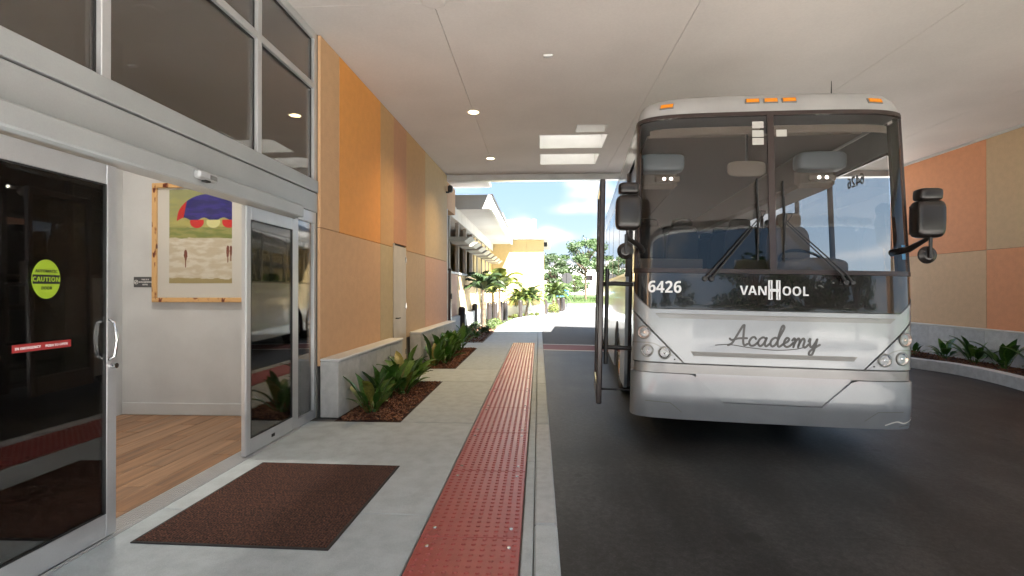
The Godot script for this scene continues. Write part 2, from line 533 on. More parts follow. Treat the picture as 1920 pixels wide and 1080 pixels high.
	for i in 13: put("tile", dm, M.tactile, t, Vector3(-0.4125, 0, 0.32 - (i + 0.5) * 1.132))
	# small bright heads of fixing bolts at the tile corners
	var bolt := MB.new()
	bolt.lathe([Vector2(0.014, 0), Vector2(0.012, 0.004), Vector2(0, 0.005)], Transform3D.IDENTITY, 8)
	var bm := bolt.mesh()
	for i in 13:
		for s in [[-1, -1], [1, -1], [-1, 1], [1, 1]]:
			put("fixing_bolt", bm, M.steel, t, Vector3(-0.4125 + s[0] * 0.24, 0.006, 0.32 - (i + 0.5) * 1.132 + s[1] * 0.45))
	# door mat
	var mt := thing("door_mat", "brown ribbed door mat with black rubber edge outside the sliding doors", "mat", Vector3(-1.795, 0, -3.6), deg_to_rad(-1.2))
	put("rubber_edge", bx(Vector3(-0.605, 0.0, -0.705), Vector3(0.605, 0.008, 0.705), 0.006), M.rubber, mt)
	M.carpet = mat(lin(0.215, 0.088, 0.056), 0.95, 0, noise_tex(0.3, 31, 0.0, 1.1, 2, 256, 0.3), 0.8)
	var pile := MB.new()
	for i in 56:
		var x := -0.585 + i * 0.0209
		pile.box(Vector3(x + 0.01, 0.009, 0), Vector3(0.015, 0.009, 1.37), 0.004)
	pile.box(Vector3(0, 0.0085, 0), Vector3(1.17, 0.003, 1.37))
	put("carpet_pile", pile, M.carpet, mt)

func slab(parent: Node, x0: float, x1: float, z0: float, z1: float, m: Material):
	put("slab", bx(Vector3(x0, -0.12, z0 - 0.004), Vector3(x1, 0.0, z1 + 0.004), 0.005), m, parent)

# ---------------------------------------------------------------- canopy
const SKYLIGHTS := [[0.68, 1.27, -9.35, -9.8], [0.0, 1.35, -9.93, -10.9], [0.02, 1.36, -11.33, -12.3]]

func holed(x0: float, x1: float, z0: float, z1: float, y0: float, y1: float) -> MB:
	var xs := [x0, x1]
	var zs := [z0, z1]
	for h in SKYLIGHTS:
		for k in 2:
			if h[k] > x0 and h[k] < x1: xs.append(h[k])
			if h[2 + k] < z0 and h[2 + k] > z1: zs.append(h[2 + k])
	xs.sort(); zs.sort()
	var m := MB.new()
	for i in xs.size() - 1:
		for k in zs.size() - 1:
			if xs[i + 1] - xs[i] < 0.001 or zs[k + 1] - zs[k] < 0.001: continue
			var cx: float = (xs[i] + xs[i + 1]) * 0.5
			var cz: float = (zs[k] + zs[k + 1]) * 0.5
			var hole := false
			for h in SKYLIGHTS: hole = hole or (cx > h[0] and cx < h[1] and cz < h[2] and cz > h[3])
			if not hole: m.span(Vector3(xs[i], y0, zs[k]), Vector3(xs[i + 1], y1, zs[k + 1]))
	return m

const REAR := 1.8
func canopy():
	var c := thing("entrance_canopy", "wide flat canopy with smooth beige ceiling over the driveway", "canopy", Vector3.ZERO)
	var xs := [-2.63, -1.1, 1.68, 4.46, 7.24, 8.78]
	var zs := [REAR, 0.0, -5.3, -13.28]
	for i in xs.size() - 1:
		for k in zs.size() - 1:
			put("ceiling_panel", holed(xs[i] + 0.003, xs[i + 1] - 0.003, zs[k] - 0.003, zs[k + 1] + 0.003, 4.5, 4.53), M.ceiling, c)
	put("roof_deck", holed(-10.0, 9.1, REAR, -13.3, 5.0, 5.12), M.white, c)
	put("fascia", bx(Vector3(-2.4, 4.35, -13.55), Vector3(9.1, 5.7, -13.32), 0.01), M.alu, c)
	put("fascia", bx(Vector3(-10, 4.35, REAR + 0.02), Vector3(9.1, 5.7, REAR + 0.25), 0.01), M.alu, c)
	put("fascia", bx(Vector3(9.1, 4.35, -13.55), Vector3(9.3, 5.7, REAR + 0.25), 0.01), M.alu, c)
	put("column", bx(Vector3(8.3, -0.1, REAR - 0.7), Vector3(8.9, 4.495, REAR - 0.1), 0.02), M.tan, c)
	put("wall_trim", bx(Vector3(8.72, 4.46, -13.3), Vector3(8.795, 4.497, -4.6)), M.cap, c)
	for k in SKYLIGHTS.size():
		var h: Array = SKYLIGHTS[k]
		var s := thing("skylight", ["small square skylight in the canopy ceiling beside two wide ones", "wide skylight in the canopy ceiling, next to the small square one", "wide skylight in the canopy ceiling, next to the canopy edge"][k], "skylight", Vector3((h[0] + h[1]) / 2, 4.5, (h[2] + h[3]) / 2), 0, "canopy skylights")
		var w: float = h[1] - h[0]
		var l: float = h[2] - h[3]
		for sx in [-1, 1]:
			put("shaft_side", bx(Vector3(sx * (w / 2 - 0.012) - 0.01, -0.006, -l / 2 + 0.002), Vector3(sx * (w / 2 - 0.012) + 0.01, 0.72, l / 2 - 0.002)), M.white, s)
			put("shaft_side", bx(Vector3(-w / 2 + 0.024, -0.006, sx * (l / 2 - 0.012) - 0.01), Vector3(w / 2 - 0.024, 0.72, sx * (l / 2 - 0.012) + 0.01)), M.white, s)
		put("pane", bx(Vector3(-w / 2 - 0.03, 0.725, -l / 2 - 0.03), Vector3(w / 2 + 0.03, 0.74, l / 2 + 0.03)), M.acrylic, s)
	# recessed lamps
	for p in [[-8.6, 1, "lit recessed downlight in the canopy ceiling seam, farther from the skylights"], [-11.66, 0, "lit recessed downlight in the canopy ceiling seam, level with the skylights"]]:
		var l := thing("ceiling_light", p[2], "downlight", Vector3(-1.1, 4.5, p[0]), 0, "canopy downlights")
		var ring := MB.new()
		ring.lathe([Vector2(0.085, -0.004), Vector2(0.12, -0.008), Vector2(0.125, 0.0)], Transform3D.IDENTITY, 24)
		put("trim_ring", ring, M.white, l)
		var lens := MB.new()
		lens.lathe([Vector2(0.0, -0.0035), Vector2(0.088, -0.0035), Vector2(0.088, 0.0)], Transform3D.IDENTITY, 24)
		put("light_lens", lens, glow(Color(1, 0.86, 0.62), 1.6), l)
		var sp := SpotLight3D.new()
		sp.name = "downlight"
		l.add_child(sp)
		sp.position = Vector3(0, -0.03, 0)
		sp.rotation.x = -PI / 2
		sp.spot_angle = 65.0; sp.spot_range = 12.0; sp.spot_attenuation = 2.0
		sp.light_color = Color(1, 0.86, 0.62); sp.light_energy = 0.7; sp.light_size = 0.08; sp.shadow_enabled = true
	var sk := MB.new()
	sk.lathe([Vector2(0.0, -0.012), Vector2(0.09, -0.012), Vector2(0.12, -0.008), Vector2(0.13, 0.0)], Transform3D.IDENTITY, 28)
	tag(put("ceiling_speaker", sk, M.ceiling, null, Vector3(-1.1, 4.499, -5.28)), "round beige cover plate at a ceiling seam crossing", "cover plate")
	var em := thing("ceiling_sensor", "small white rectangular fitting alone on the canopy ceiling", "sensor", Vector3(0.12, 4.5, -6.55))
	put("housing", bx(Vector3(-0.06, -0.025, -0.03), Vector3(0.06, 0.0, 0.03), 0.008), M.text_white, em)
	put("cover", bx(Vector3(-0.05, -0.03, -0.022), Vector3(0.05, -0.025, 0.022), 0.002), M.acrylic, em)

# ---------------------------------------------------------------- storefront and sliding doors
func text(s: String, size: float, bold := true, depth := 0.002) -> TextMesh:
	var t := TextMesh.new()
	var f := SystemFont.new()
	f.font_names = PackedStringArray(["Droid Sans"])
	f.font_weight = 700 if bold else 400
	t.font = f
	t.text = s
	t.font_size = 64
	t.pixel_size = size / 64.0
	t.depth = depth
	t.curve_step = 2.0
	return t

func door_leaf(label: String, x: float, z0: float, z1: float) -> Node3D:
	# z0 nearer the lens than z1; the leaf faces +x
	var d := thing("sliding_door", label, "sliding door", Vector3(x, 0, z1), 0, "automatic sliding doors")
	var w := z0 - z1
	var top := 2.25
	for zz in [0.0, w - 0.075]:
		put("stile", bx(Vector3(-0.022, 0.02, zz), Vector3(0.022, top, zz + 0.075), 0.004), M.alu, d)
	put("top_rail", bx(Vector3(-0.0215, top - 0.12, 0.0755), Vector3(0.0215, top, w - 0.0755), 0.004), M.alu, d)
	put("bottom_rail", bx(Vector3(-0.0215, 0.02, 0.0755), Vector3(0.0215, 0.16, w - 0.0755), 0.004), M.alu, d)
	var g := MB.new()
	for e in [[0.16, 0.166, 0.0755, w - 0.0755], [top - 0.126, top - 0.12, 0.0755, w - 0.0755]]:
		g.span(Vector3(-0.023, e[0], e[2]), Vector3(0.0228, e[1], e[3]))
	for e in [[0.0755, 0.0815], [w - 0.0815, w - 0.0755]]:
		g.span(Vector3(-0.023, 0.166, e[0]), Vector3(0.0228, top - 0.126, e[1]))
	put("gasket", g, M.gasket, d)
	put("rail_plate", bx(Vector3(0.0218, 0.07, w * 0.5 - 0.03), Vector3(0.024, 0.1, w * 0.5 + 0.03)), M.gasket, d)
	return d

func entrance():
	var X := -2.635
	var s := thing("storefront", "white aluminium storefront frame with dark upper glazing beside the sidewalk", "storefront", Vector3(X, 0, 0))
	# verticals above the door header, the sill, the transom and the head
	for z in [0.75, -0.95, -2.95, -4.65, -5.84]:
		put("mullion", bx(Vector3(-0.075, 2.66, z - 0.035), Vector3(0.035, 4.498, z + 0.035), 0.004), M.alu, s)
	put("sill", bx(Vector3(-0.08, 2.63, -5.875), Vector3(0.055, 2.77, 1.0), 0.004), M.alu_white, s)
	put("head", bx(Vector3(-0.074, 4.41, -5.87), Vector3(0.034, 4.497, 1.0), 0.003), M.alu, s)
	put("transom", bx(Vector3(-0.073, 3.83, -5.87), Vector3(0.033, 3.9, 1.0), 0.003), M.alu, s)
	var zs := [0.75, -0.95, -2.95, -4.65, -5.84]
	for i in 4:
		for yy in [[2.77, 3.83], [3.9, 4.41]]:
			var a: float = zs[i] - 0.035
			var b: float = zs[i + 1] + 0.035
			var p := put("pane", bx(Vector3(-0.024, yy[0], b), Vector3(-0.018, yy[1], a)), M.glass_dark, s)
			put("outer_pane", bx(Vector3(-0.008, yy[0] + 0.011, b + 0.011), Vector3(-0.003, yy[1] - 0.011, a - 0.011)), M.glass, p)
			var gk := MB.new()
			gk.span(Vector3(-0.03, yy[0] + 0.0005, b + 0.0005), Vector3(0.0, yy[0] + 0.011, a - 0.0005)); gk.span(Vector3(-0.03, yy[1] - 0.011, b + 0.0005), Vector3(0.0, yy[1] - 0.0005, a - 0.0005))
			gk.span(Vector3(-0.029, yy[0] + 0.011, b + 0.0005), Vector3(0.001, yy[1] - 0.011, b + 0.011)); gk.span(Vector3(-0.029, yy[0] + 0.011, a - 0.011), Vector3(0.001, yy[1] - 0.011, a - 0.0005))
			put("gasket", gk, M.gasket, p)
	# door header: flat band and the deeper operator box below it
	put("header_band", bx(Vector3(-0.1, 2.40, -5.875), Vector3(0.045, 2.618, 1.0), 0.003), M.alu_white, s)
	put("operator_box", bx(Vector3(-0.06, 2.272, -5.36), Vector3(0.125, 2.398, 0.98), 0.01), M.alu_white, s)
	put("header_bottom", bx(Vector3(-0.11, 2.29, -5.874), Vector3(-0.062, 2.398, 1.0)), M.alu, s)
	# fixed sidelight by the orange wall
	put("jamb", bx(Vector3(-0.05, 0.0, -5.43), Vector3(0.03, 2.27, -5.365), 0.003), M.alu, s)
	put("jamb", bx(Vector3(-0.05, 0.0, -5.872), Vector3(0.03, 2.398, -5.82), 0.003), M.alu, s)
	put("sidelight_rail", bx(Vector3(-0.05, 0.0, -5.82), Vector3(0.029, 0.1, -5.43), 0.003), M.alu, s)
	put("sidelight_rail", bx(Vector3(-0.05, 2.27, -5.82), Vector3(0.028, 2.398, -5.43), 0.003), M.alu, s)
	put("pane", bx(Vector3(-0.012, 0.1, -5.82), Vector3(-0.006, 2.27, -5.43)), M.glass_door, s)
	put("outer_pane", bx(Vector3(0.006, 0.1, -5.82), Vector3(0.011, 2.27, -5.43)), M.glass, s)
	put("jamb", bx(Vector3(-0.05, 0.0, 0.7), Vector3(0.03, 2.27, 0.76), 0.003), M.alu, s)
	put("sidelight_rail", bx(Vector3(-0.13, 0.0, -2.96), Vector3(-0.09, 0.1, 0.7), 0.003), M.alu, s)
	# threshold with ridges
	var th := MB.new()
	th.span(Vector3(-0.12, -0.004, -5.43), Vector3(0.06, 0.006, 0.9))
	for k in 7: th.span(Vector3(-0.105 + k * 0.024, 0.006, -5.43), Vector3(-0.093 + k * 0.024, 0.013, 0.9))
	put("threshold", th, M.alu, s)
	var l := door_leaf("open sliding glass door with round yellow-green caution sticker", X + 0.03, -1.45, -3.01)
	put("pane", bx(Vector3(-0.004, 0.166, 0.0815), Vector3(0.004, 2.124, 1.4785)), M.glass_door, l)
	put("outer_pane", bx(Vector3(0.010, 0.166, 0.0815), Vector3(0.014, 2.124, 1.4785)), M.glass, l)
	# yellow-green sticker, on the outer face
	var st := MB.new()
	st.lathe([Vector2(0, 0.002), Vector2(0.078, 0.002), Vector2(0.078, 0)], Transform3D(Basis(Vector3(0, 0, 1), Vector3(1, 0, 0), Vector3(0, 1.32, 0)), Vector3(0.0145, 1.555, 0.445)), 32)
	var so := put("sticker", st, M.caution, l)
	tag(so, "round yellow-green caution sticker")
	put("sticker_bar", bx(Vector3(0.0168, 1.53, 0.37), Vector3(0.0172, 1.578, 0.52)), M.black, so)
	var q := Basis(Vector3(0, 0, -1), Vector3.UP, Vector3(1, 0, 0))
	for e in [["CAUTION", 0.034, 1.554, M.caution], ["AUTOMATIC", 0.021, 1.597, M.black], ["DOOR", 0.021, 1.508, M.black]]:
		var o := put("lettering", text(e[0], e[1], true, 0.0008), e[3], so)
		o.transform = Transform3D(q, Vector3(0.0178, e[2], 0.445))
	var rl := put("red_label", bx(Vector3(0.0142, 1.185, 0.30), Vector3(0.015, 1.225, 0.62)), M.red_label, l)
	for e in [["IN EMERGENCY", 0.54], ["PUSH TO OPEN", 0.385]]:
		var o := put("lettering", text(e[0], 0.018, true, 0.0006), M.text_white, rl)
		o.transform = Transform3D(q, Vector3(0.0154, 1.204, e[1]))
	var hd := MB.new()
	hd.tube([Vector3(0.023, 1.32, 0.06), Vector3(0.06, 1.30, 0.06), Vector3(0.075, 1.2, 0.06), Vector3(0.06, 1.1, 0.06), Vector3(0.023, 1.08, 0.06)], 0.009, 10)
	put("handle", hd, M.steel, l)
	var lk := MB.new()
	lk.lathe([Vector2(0, 0.03), Vector2(0.016, 0.03), Vector2(0.018, 0)], Transform3D(Basis(Vector3(0, 0, 1), Vector3(1, 0, 0), Vector3(0, 1, 0)), Vector3(0.022, 1.04, 0.035)), 14)
	put("lock_cylinder", lk, M.steel, l)
	var r := door_leaf("open sliding glass door beside the narrow sidelight, bright with outdoor reflections", X + 0.03, -4.40, -5.33)
	put("pane", bx(Vector3(-0.004, 0.166, 0.0815), Vector3(0.004, 2.124, 0.8485)), M.glass_door, r)
	put("outer_pane", bx(Vector3(0.010, 0.166, 0.0815), Vector3(0.014, 2.124, 0.8485)), M.glass, r)
	put("meeting_seal", bx(Vector3(-0.016, 0.03, 0.93), Vector3(0.016, 2.24, 0.938)), M.alu, r)
	# sensor on the operator box
	var sn := thing("motion_sensor", "small silver motion sensor on the sliding door header", "sensor", Vector3(X + 0.125, 2.345, -3.7))
	put("housing", bx(Vector3(0, -0.03, -0.11), Vector3(0.055, 0.03, 0.11), 0.014), M.alu, sn)
	put("sensor_window", bx(Vector3(0.055, -0.02, -0.09), Vector3(0.058, 0.012, -0.01)), M.trim_grey, sn)
	put("sensor_foot", bx(Vector3(0.012, -0.042, -0.03), Vector3(0.045, -0.03, 0.03)), M.gasket, sn)

func inside():
	# rooms behind the storefront, closed on every side
	var fl := Node3D.new()
	fl.name = numbered("interior_floor"); add_child(fl)
	tag(fl, "wood plank floor inside the entrance", "", "", "structure")
	put("bedding", bx(Vector3(-9, -0.2, -5.95), Vector3(-2.76, 0.003, 4.0)), M.grout, fl)
	var wt := wood_tex()
	var wm := []
	for k in 4:
		var m := mat([lin(0.34, 0.20, 0.11), lin(0.29, 0.165, 0.09), lin(0.38, 0.235, 0.14), lin(0.32, 0.195, 0.115)][k], 0.4)
		m.albedo_texture = wt
		wm.append(m)
	var pm := []
	for k in 4:
		var p := MB.new()
		p.box(Vector3.ZERO, Vector3(0.196, 0.012, 1.192), 0.0015)
		for i in p.v.size(): p.uv[i] = Vector2(p.v[i].x * 1.2 + k * 0.27 + 0.5, p.v[i].z * 0.5 + k * 0.31)
		pm.append(p.mesh())
	for i in 12:
		for k in 7:
			var z := -0.3 - k * 1.2 - fposmod(i * 0.437, 1.2)
			if z - 0.6 < -5.9 or (z > -1.2): continue
			put("plank", pm[(i * 3 + k) % 4], wm[(i * 5 + k * 3) % 4], fl, Vector3(-2.86 - i * 0.203, 0.0, z))
	for i in 12:   # short cut ends by the end wall
		var zl := -0.3 - fposmod(i * 0.437, 1.2)
		while zl - 1.8 >= -5.9: zl -= 1.2
		zl -= 0.6
		if zl > -5.87:
			var p := MB.new()
			p.span(Vector3(-0.098, -0.006, -5.885), Vector3(0.098, 0.006, zl - 0.004), 0.0015)
			for j in p.v.size(): p.uv[j] = Vector2(p.v[j].x * 1.2 + i * 0.17, p.v[j].z * 0.5)
			put("plank", p, wm[i % 4], fl, Vector3(-2.86 - i * 0.203, 0, 0))
	setting("wall_end", bx(Vector3(-5.3, -0.006, -6.1), Vector3(-2.76, 4.45, -5.89)), M.inner_wall, "pale grey interior wall with the beach picture")
	setting("baseboard", bx(Vector3(-4.98, 0.008, -5.889), Vector3(-2.77, 0.15, -5.874), 0.004), M.inner_wall, "pale baseboard below the beach picture")
	setting("wall_return", bx(Vector3(-5.3, -0.006, -5.889), Vector3(-4.985, 4.45, -5.25)), M.inner_wall, "short pale interior wall return beside the picture")
	setting("wall_lobby", bx(Vector3(-9.2, -0.2, -6.1), Vector3(-9.0, 4.45, 4.2)), M.inner_wall, "dark lobby wall far inside")
	setting("wall_lobby_side", bx(Vector3(-9.0, -0.2, -6.1), Vector3(-5.3, 4.45, -5.9)), M.inner_wall, "dark lobby side wall")
	setting("wall_lobby_rear", bx(Vector3(-9.2, -0.2, 4.0), Vector3(-2.6, 5.0, 4.2)), M.inner_wall, "dark lobby rear wall")
	setting("interior_ceiling", bx(Vector3(-9.2, 4.45, -6.1), Vector3(-2.72, 4.55, 4.2)), M.ceiling, "interior ceiling above the lobby")
	setting("wall_street", bx(Vector3(-2.76, -0.2, 1.0), Vector3(-2.6, 5.0, REAR)), M.tan, "tan wall panel past the storefront")
	# ceiling lamp in the vestibule
	for z in [-4.4, -2.6]:
		var l := thing("interior_light", "round recessed lamp in the vestibule ceiling, " + ("above the picture" if z < -4 else "above the dark door"), "downlight", Vector3(-3.7, 4.45, z), 0, "vestibule lamps")
		var ln := MB.new()
		ln.lathe([Vector2(0, -0.006), Vector2(0.1, -0.006), Vector2(0.12, 0)], Transform3D.IDENTITY, 20)
		put("light_lens", ln, glow(Color(1, 0.9, 0.75), 2.0), l)
		var om := SpotLight3D.new()
		om.name = "lamp"
		l.add_child(om)
		om.position = Vector3(0, -0.03, 0)
		om.rotation.x = -PI / 2
		om.spot_angle = 70.0; om.spot_range = 12.0; om.spot_attenuation = 2.0
		om.light_color = Color(1, 0.96, 0.91); om.light_energy = 0.75 if z < -4 else 0.2; om.light_size = 0.1; om.shadow_enabled = true
	# framed beach picture
	var f := thing("beach_picture", "framed beach picture with blue and red parasol on the entrance wall", "picture", Vector3(-4.0, 0, -5.888))
	var fr := MB.new()
	fr.span(Vector3(-0.59, 1.35, 0), Vector3(0.59, 1.405, 0.045), 0.006); fr.span(Vector3(-0.59, 2.71, 0), Vector3(0.59, 2.765, 0.045), 0.006)
	fr.span(Vector3(-0.59, 1.405, 0), Vector3(-0.535, 2.71, 0.045), 0.006); fr.span(Vector3(0.535, 1.405, 0), Vector3(0.59, 2.71, 0.045), 0.006)
	put("picture_frame", fr, mat(lin(0.60, 0.42, 0.25), 0.6, 0, rust_tex(), 1.3), f)
	put("mount_board", bx(Vector3(-0.536, 1.404, 0.003), Vector3(0.536, 2.711, 0.015)), M.paper, f)
	var pr := MB.new()
	pr.quad(Vector3(-0.39, 1.575, 0.017), Vector3(0.38, 1.575, 0.017), Vector3(0.38, 2.69, 0.017), Vector3(-0.39, 2.69, 0.017), Vector3(0, 0, 1))
	var pm2 := mat(Color.WHITE, 0.6)
	pm2.albedo_texture = beach_tex()
	put("print", pr, pm2, f)
	var pg := put("picture_glass", bx(Vector3(-0.535, 1.406, 0.024), Vector3(0.535, 2.709, 0.027)), M.glass, f)
	# plaque
	var p := thing("wall_plaque", "small dark grey no smoking plaque on the pale wall", "plaque", Vector3(-4.73, 1.59, -5.888))
	put("plate", bx(Vector3(-0.11, -0.062, 0), Vector3(0.11, 0.062, 0.006), 0.002), M.sign_grey, p)
	for e in [["THIS IS A", 0.03], ["NON-SMOKING", 0.0], ["HOTEL", -0.03]]:
		put("lettering", text(e[0], 0.022, true, 0.001), M.text_white, p, Vector3(0.035, e[1], 0.007))
	var ri := MB.new()
	for k in 20:
		var a := TAU * k / 20
		var b := TAU * (k + 1) / 20
		ri.quad(Vector3(cos(a) * 0.026 - 0.078, sin(a) * 0.026, 0.007), Vector3(cos(b) * 0.026 - 0.078, sin(b) * 0.026, 0.007), Vector3(cos(b) * 0.02 - 0.078, sin(b) * 0.02, 0.007), Vector3(cos(a) * 0.02 - 0.078, sin(a) * 0.02, 0.007), Vector3.BACK)
	ri.box(Vector3(-0.078, 0, 0.0065), Vector3(0.044, 0.005, 0.0015), 0.0, Basis(Vector3.BACK, 0.8))
	ri.box(Vector3(-0.078, 0, 0.0065), Vector3(0.026, 0.006, 0.001))
	put("symbol", ri, M.text_white, p)

func wood_tex() -> ImageTexture:
	var f := FastNoiseLite.new()
	f.seed = 6; f.frequency = 0.02; f.fractal_octaves = 4
	var im := Image.create(256, 512, false, Image.FORMAT_RGB8)
	for y in 512:
		for x in 256:
			var t := f.get_noise_2d(x * 2.2, y * 0.13) * 0.8 + f.get_noise_2d(x * 9.0 + 500, y * 0.5) * 0.4
			var k := clampf(0.86 + t * 0.28, 0.3, 1.0)
			im.set_pixel(x, y, Color(k, k * 0.97, k * 0.93))
	im.generate_mipmaps()
	return ImageTexture.create_from_image(im)

func rust_tex() -> ImageTexture:
	var f := FastNoiseLite.new()
	f.seed = 66; f.frequency = 0.03; f.fractal_octaves = 5
	var im := Image.create(256, 256, false, Image.FORMAT_RGB8)
	for y in 256:
		for x in 256:
			var t := smoothstep(-0.45, -0.2, f.get_noise_2d(x, y * 0.4))
			im.set_pixel(x, y, Color(0.45, 0.22, 0.12).lerp(Color(1.0, 0.95, 0.82), t))
	return ImageTexture.create_from_image(im)

func beach_tex() -> ImageTexture:
	var f := FastNoiseLite.new()
	f.seed = 16; f.frequency = 0.02; f.fractal_octaves = 4
	var im := Image.create(256, 372, false, Image.FORMAT_RGB8)
	for y in 372:
		for x in 256:
			var u := x / 256.0
			var v := y / 372.0
			var t := f.get_noise_2d(x * 0.6, y * 2.0)
			var c := Color(0.60, 0.62, 0.42).lerp(Color(0.72, 0.70, 0.40), clampf(v * 2.2 + t * 0.6, 0, 1))
			if v > 0.40 + t * 0.02: c = Color(0.62, 0.62, 0.36).lerp(Color(0.50, 0.55, 0.28), clampf(t * 2.0 + 0.4, 0, 1))
			if v > 0.52 + t * 0.02: c = Color(0.80, 0.76, 0.66).lerp(Color(0.86, 0.84, 0.78), clampf(t * 2.0 + 0.5, 0, 1))
			if v > 0.95 + t * 0.02: c = Color(0.66, 0.60, 0.40)
			# parasol: dark blue dome, red flank, scalloped hem
			var dx := (u - 0.62) / 0.50
			var dy := (v - 0.32) / 0.27
			if dx * dx + dy * dy < 1.0 and v < 0.32 + 0.02 * sin(u * 20.0):
				c = Color(0.12, 0.10, 0.42).lerp(Color(0.2, 0.16, 0.55), clampf(t * 2.0 + 0.5, 0, 1))
				if u < 0.30 - (v - 0.05) * 0.3: c = Color(0.80, 0.13, 0.10)
			for s in [[0.44, 0], [0.70, 1], [0.95, 0]]:
				var q: Vector2 = Vector2((u - s[0]) / 0.11, (v - 0.345) / 0.065)
				if q.length() < 1.0 and v > 0.325: c = Color(0.82, 0.12, 0.12) if s[1] == 0 else Color(0.85, 0.85, 0.6)
			# strollers on the sand
			for s in [[0.26, 0.70, 1.0], [0.93, 0.66, 0.9], [0.98, 0.66, 0.8]]:
				var q: Vector2 = Vector2((u - s[0]) / 0.022, (v - s[1]) / 0.065) / float(s[2])
				if q.length() < 1.0 + t * 0.6: c = Color(0.48, 0.24, 0.16)
				if absf(u - s[0]) < 0.008 and v > s[1] and v < s[1] + 0.13 * s[2]: c = Color(0.5, 0.3, 0.2)
			im.set_pixel(x, y, c)
	return ImageTexture.create_from_image(im)

# ---------------------------------------------------------------- walls of coloured panels
func panel_wall():
	var w := thing("panel_wall", "long wall of tan and orange stucco panels beside the planting beds", "wall", Vector3(-2.56, 0, -5.88), -atan2(0.16, 7.41))
	put("backing", bx(Vector3(-0.35, 0, -7.43), Vector3(-0.035, 4.495, 0)), M.joint, w)
	var zs := [0.0, -0.55, -2.15, -2.84, -3.63, -5.08, -7.43]
	var up := ["tan", "orange", "gold", "rose", "gold", "pale"]
	for i in 6:
		var y0 := 2.31 if i == 3 else 2.233
		put("panel", bx(Vector3(-0.035, y0, zs[i + 1] + 0.003), Vector3(0, 4.49, zs[i] - 0.003), 0.003), M[up[i]], w)
	for e in [[0.0, -2.15, "tan"], [-2.15, -2.80, "sage"], [-3.63, -5.08, "taupe"], [-5.08, -7.43, "pink"]]:
		put("panel", bx(Vector3(-0.035, 0.6, e[1] + 0.003), Vector3(0, 2.227, e[0] - 0.003), 0.003), M[e[2]], w)
	put("panel", bx(Vector3(-0.035, 0.0, -3.627), Vector3(-0.001, 2.3, -3.57), 0.003), M.taupe, w)
	for b in [[0.0, -2.62, 4], [-3.85, -7.43, 5]]:
		var n: int = b[2]
		var l: float = (b[0] - b[1]) / n
		for i in n:
			put("plinth_block", bx(Vector3(0.002, 0, b[0] - (i + 1) * l + 0.002), Vector3(0.22, 0.655, b[0] - i * l - 0.002), 0.004), M.plinth if i % 2 == 0 else M.plinth_b, w)
		put("plinth_cap", bx(Vector3(0.002, 0.657, b[1]), Vector3(0.235, 0.69, b[0] + 0.005), 0.008), M.cap, w)
	put("end_beam", bx(Vector3(-0.3, 3.62, -8.6), Vector3(0.0, 4.34, -7.44), 0.004), M.tan, w)
	put("end_jamb", bx(Vector3(-0.3, 0.0, -7.5), Vector3(0.01, 3.62, -7.44), 0.004), M.cap, w)
	var d := thing("service_door", "narrow painted service door with lever handle in the panel wall", "door", Vector3(-2.5, 0, -8.7), -atan2(0.16, 7.41))
	put("door_leaf", bx(Vector3(-0.018, 0.01, -0.74), Vector3(0.012, 2.27, -0.02), 0.003), M.door_paint, d)
	put("door_frame", bx(Vector3(-0.02, 0.0, -0.0195), Vector3(0.02, 2.3, 0.03), 0.003), M.door_paint, d)
	var h := MB.new()
	h.tube([Vector3(0.012, 1.0, -0.1), Vector3(0.06, 1.0, -0.1), Vector3(0.06, 1.0, -0.22)], 0.011, 8)
	put("handle", h, M.black, d)
	for y in [0.35, 1.2, 2.05]: put("hinge", bx(Vector3(0.0125, y - 0.05, -0.725), Vector3(0.024, y + 0.05, -0.69), 0.003), M.steel, d)
	# flood light and downpipe at the wall end
	var fl := thing("flood_light", "small dark flood light high at the end of the panel wall", "flood light", Vector3(-2.405, 4.05, -13.2))
	put("bracket", bx(Vector3(-0.0, -0.04, -0.03), Vector3(0.09, 0.0, 0.03), 0.004), M.black, fl)
	put("lamp_head", bx(Vector3(0.05, -0.02, -0.09), Vector3(0.17, 0.16, 0.06), 0.03), M.black, fl)
	var dp := thing("gate_post", "dark slim gate post at the end of the panel wall", "post", Vector3(-2.36, 0, -13.5))
	put("post_shaft", bx(Vector3(-0.035, 0.0, -0.035), Vector3(0.035, 2.0, 0.035), 0.005), M.brown, dp)
	put("post_cap", bx(Vector3(-0.045, 2.001, -0.045), Vector3(0.045, 2.06, 0.045), 0.008), M.black, dp)
	put("latch", bx(Vector3(0.0355, 1.25, -0.02), Vector3(0.06, 1.4, 0.02), 0.004), M.black, dp)

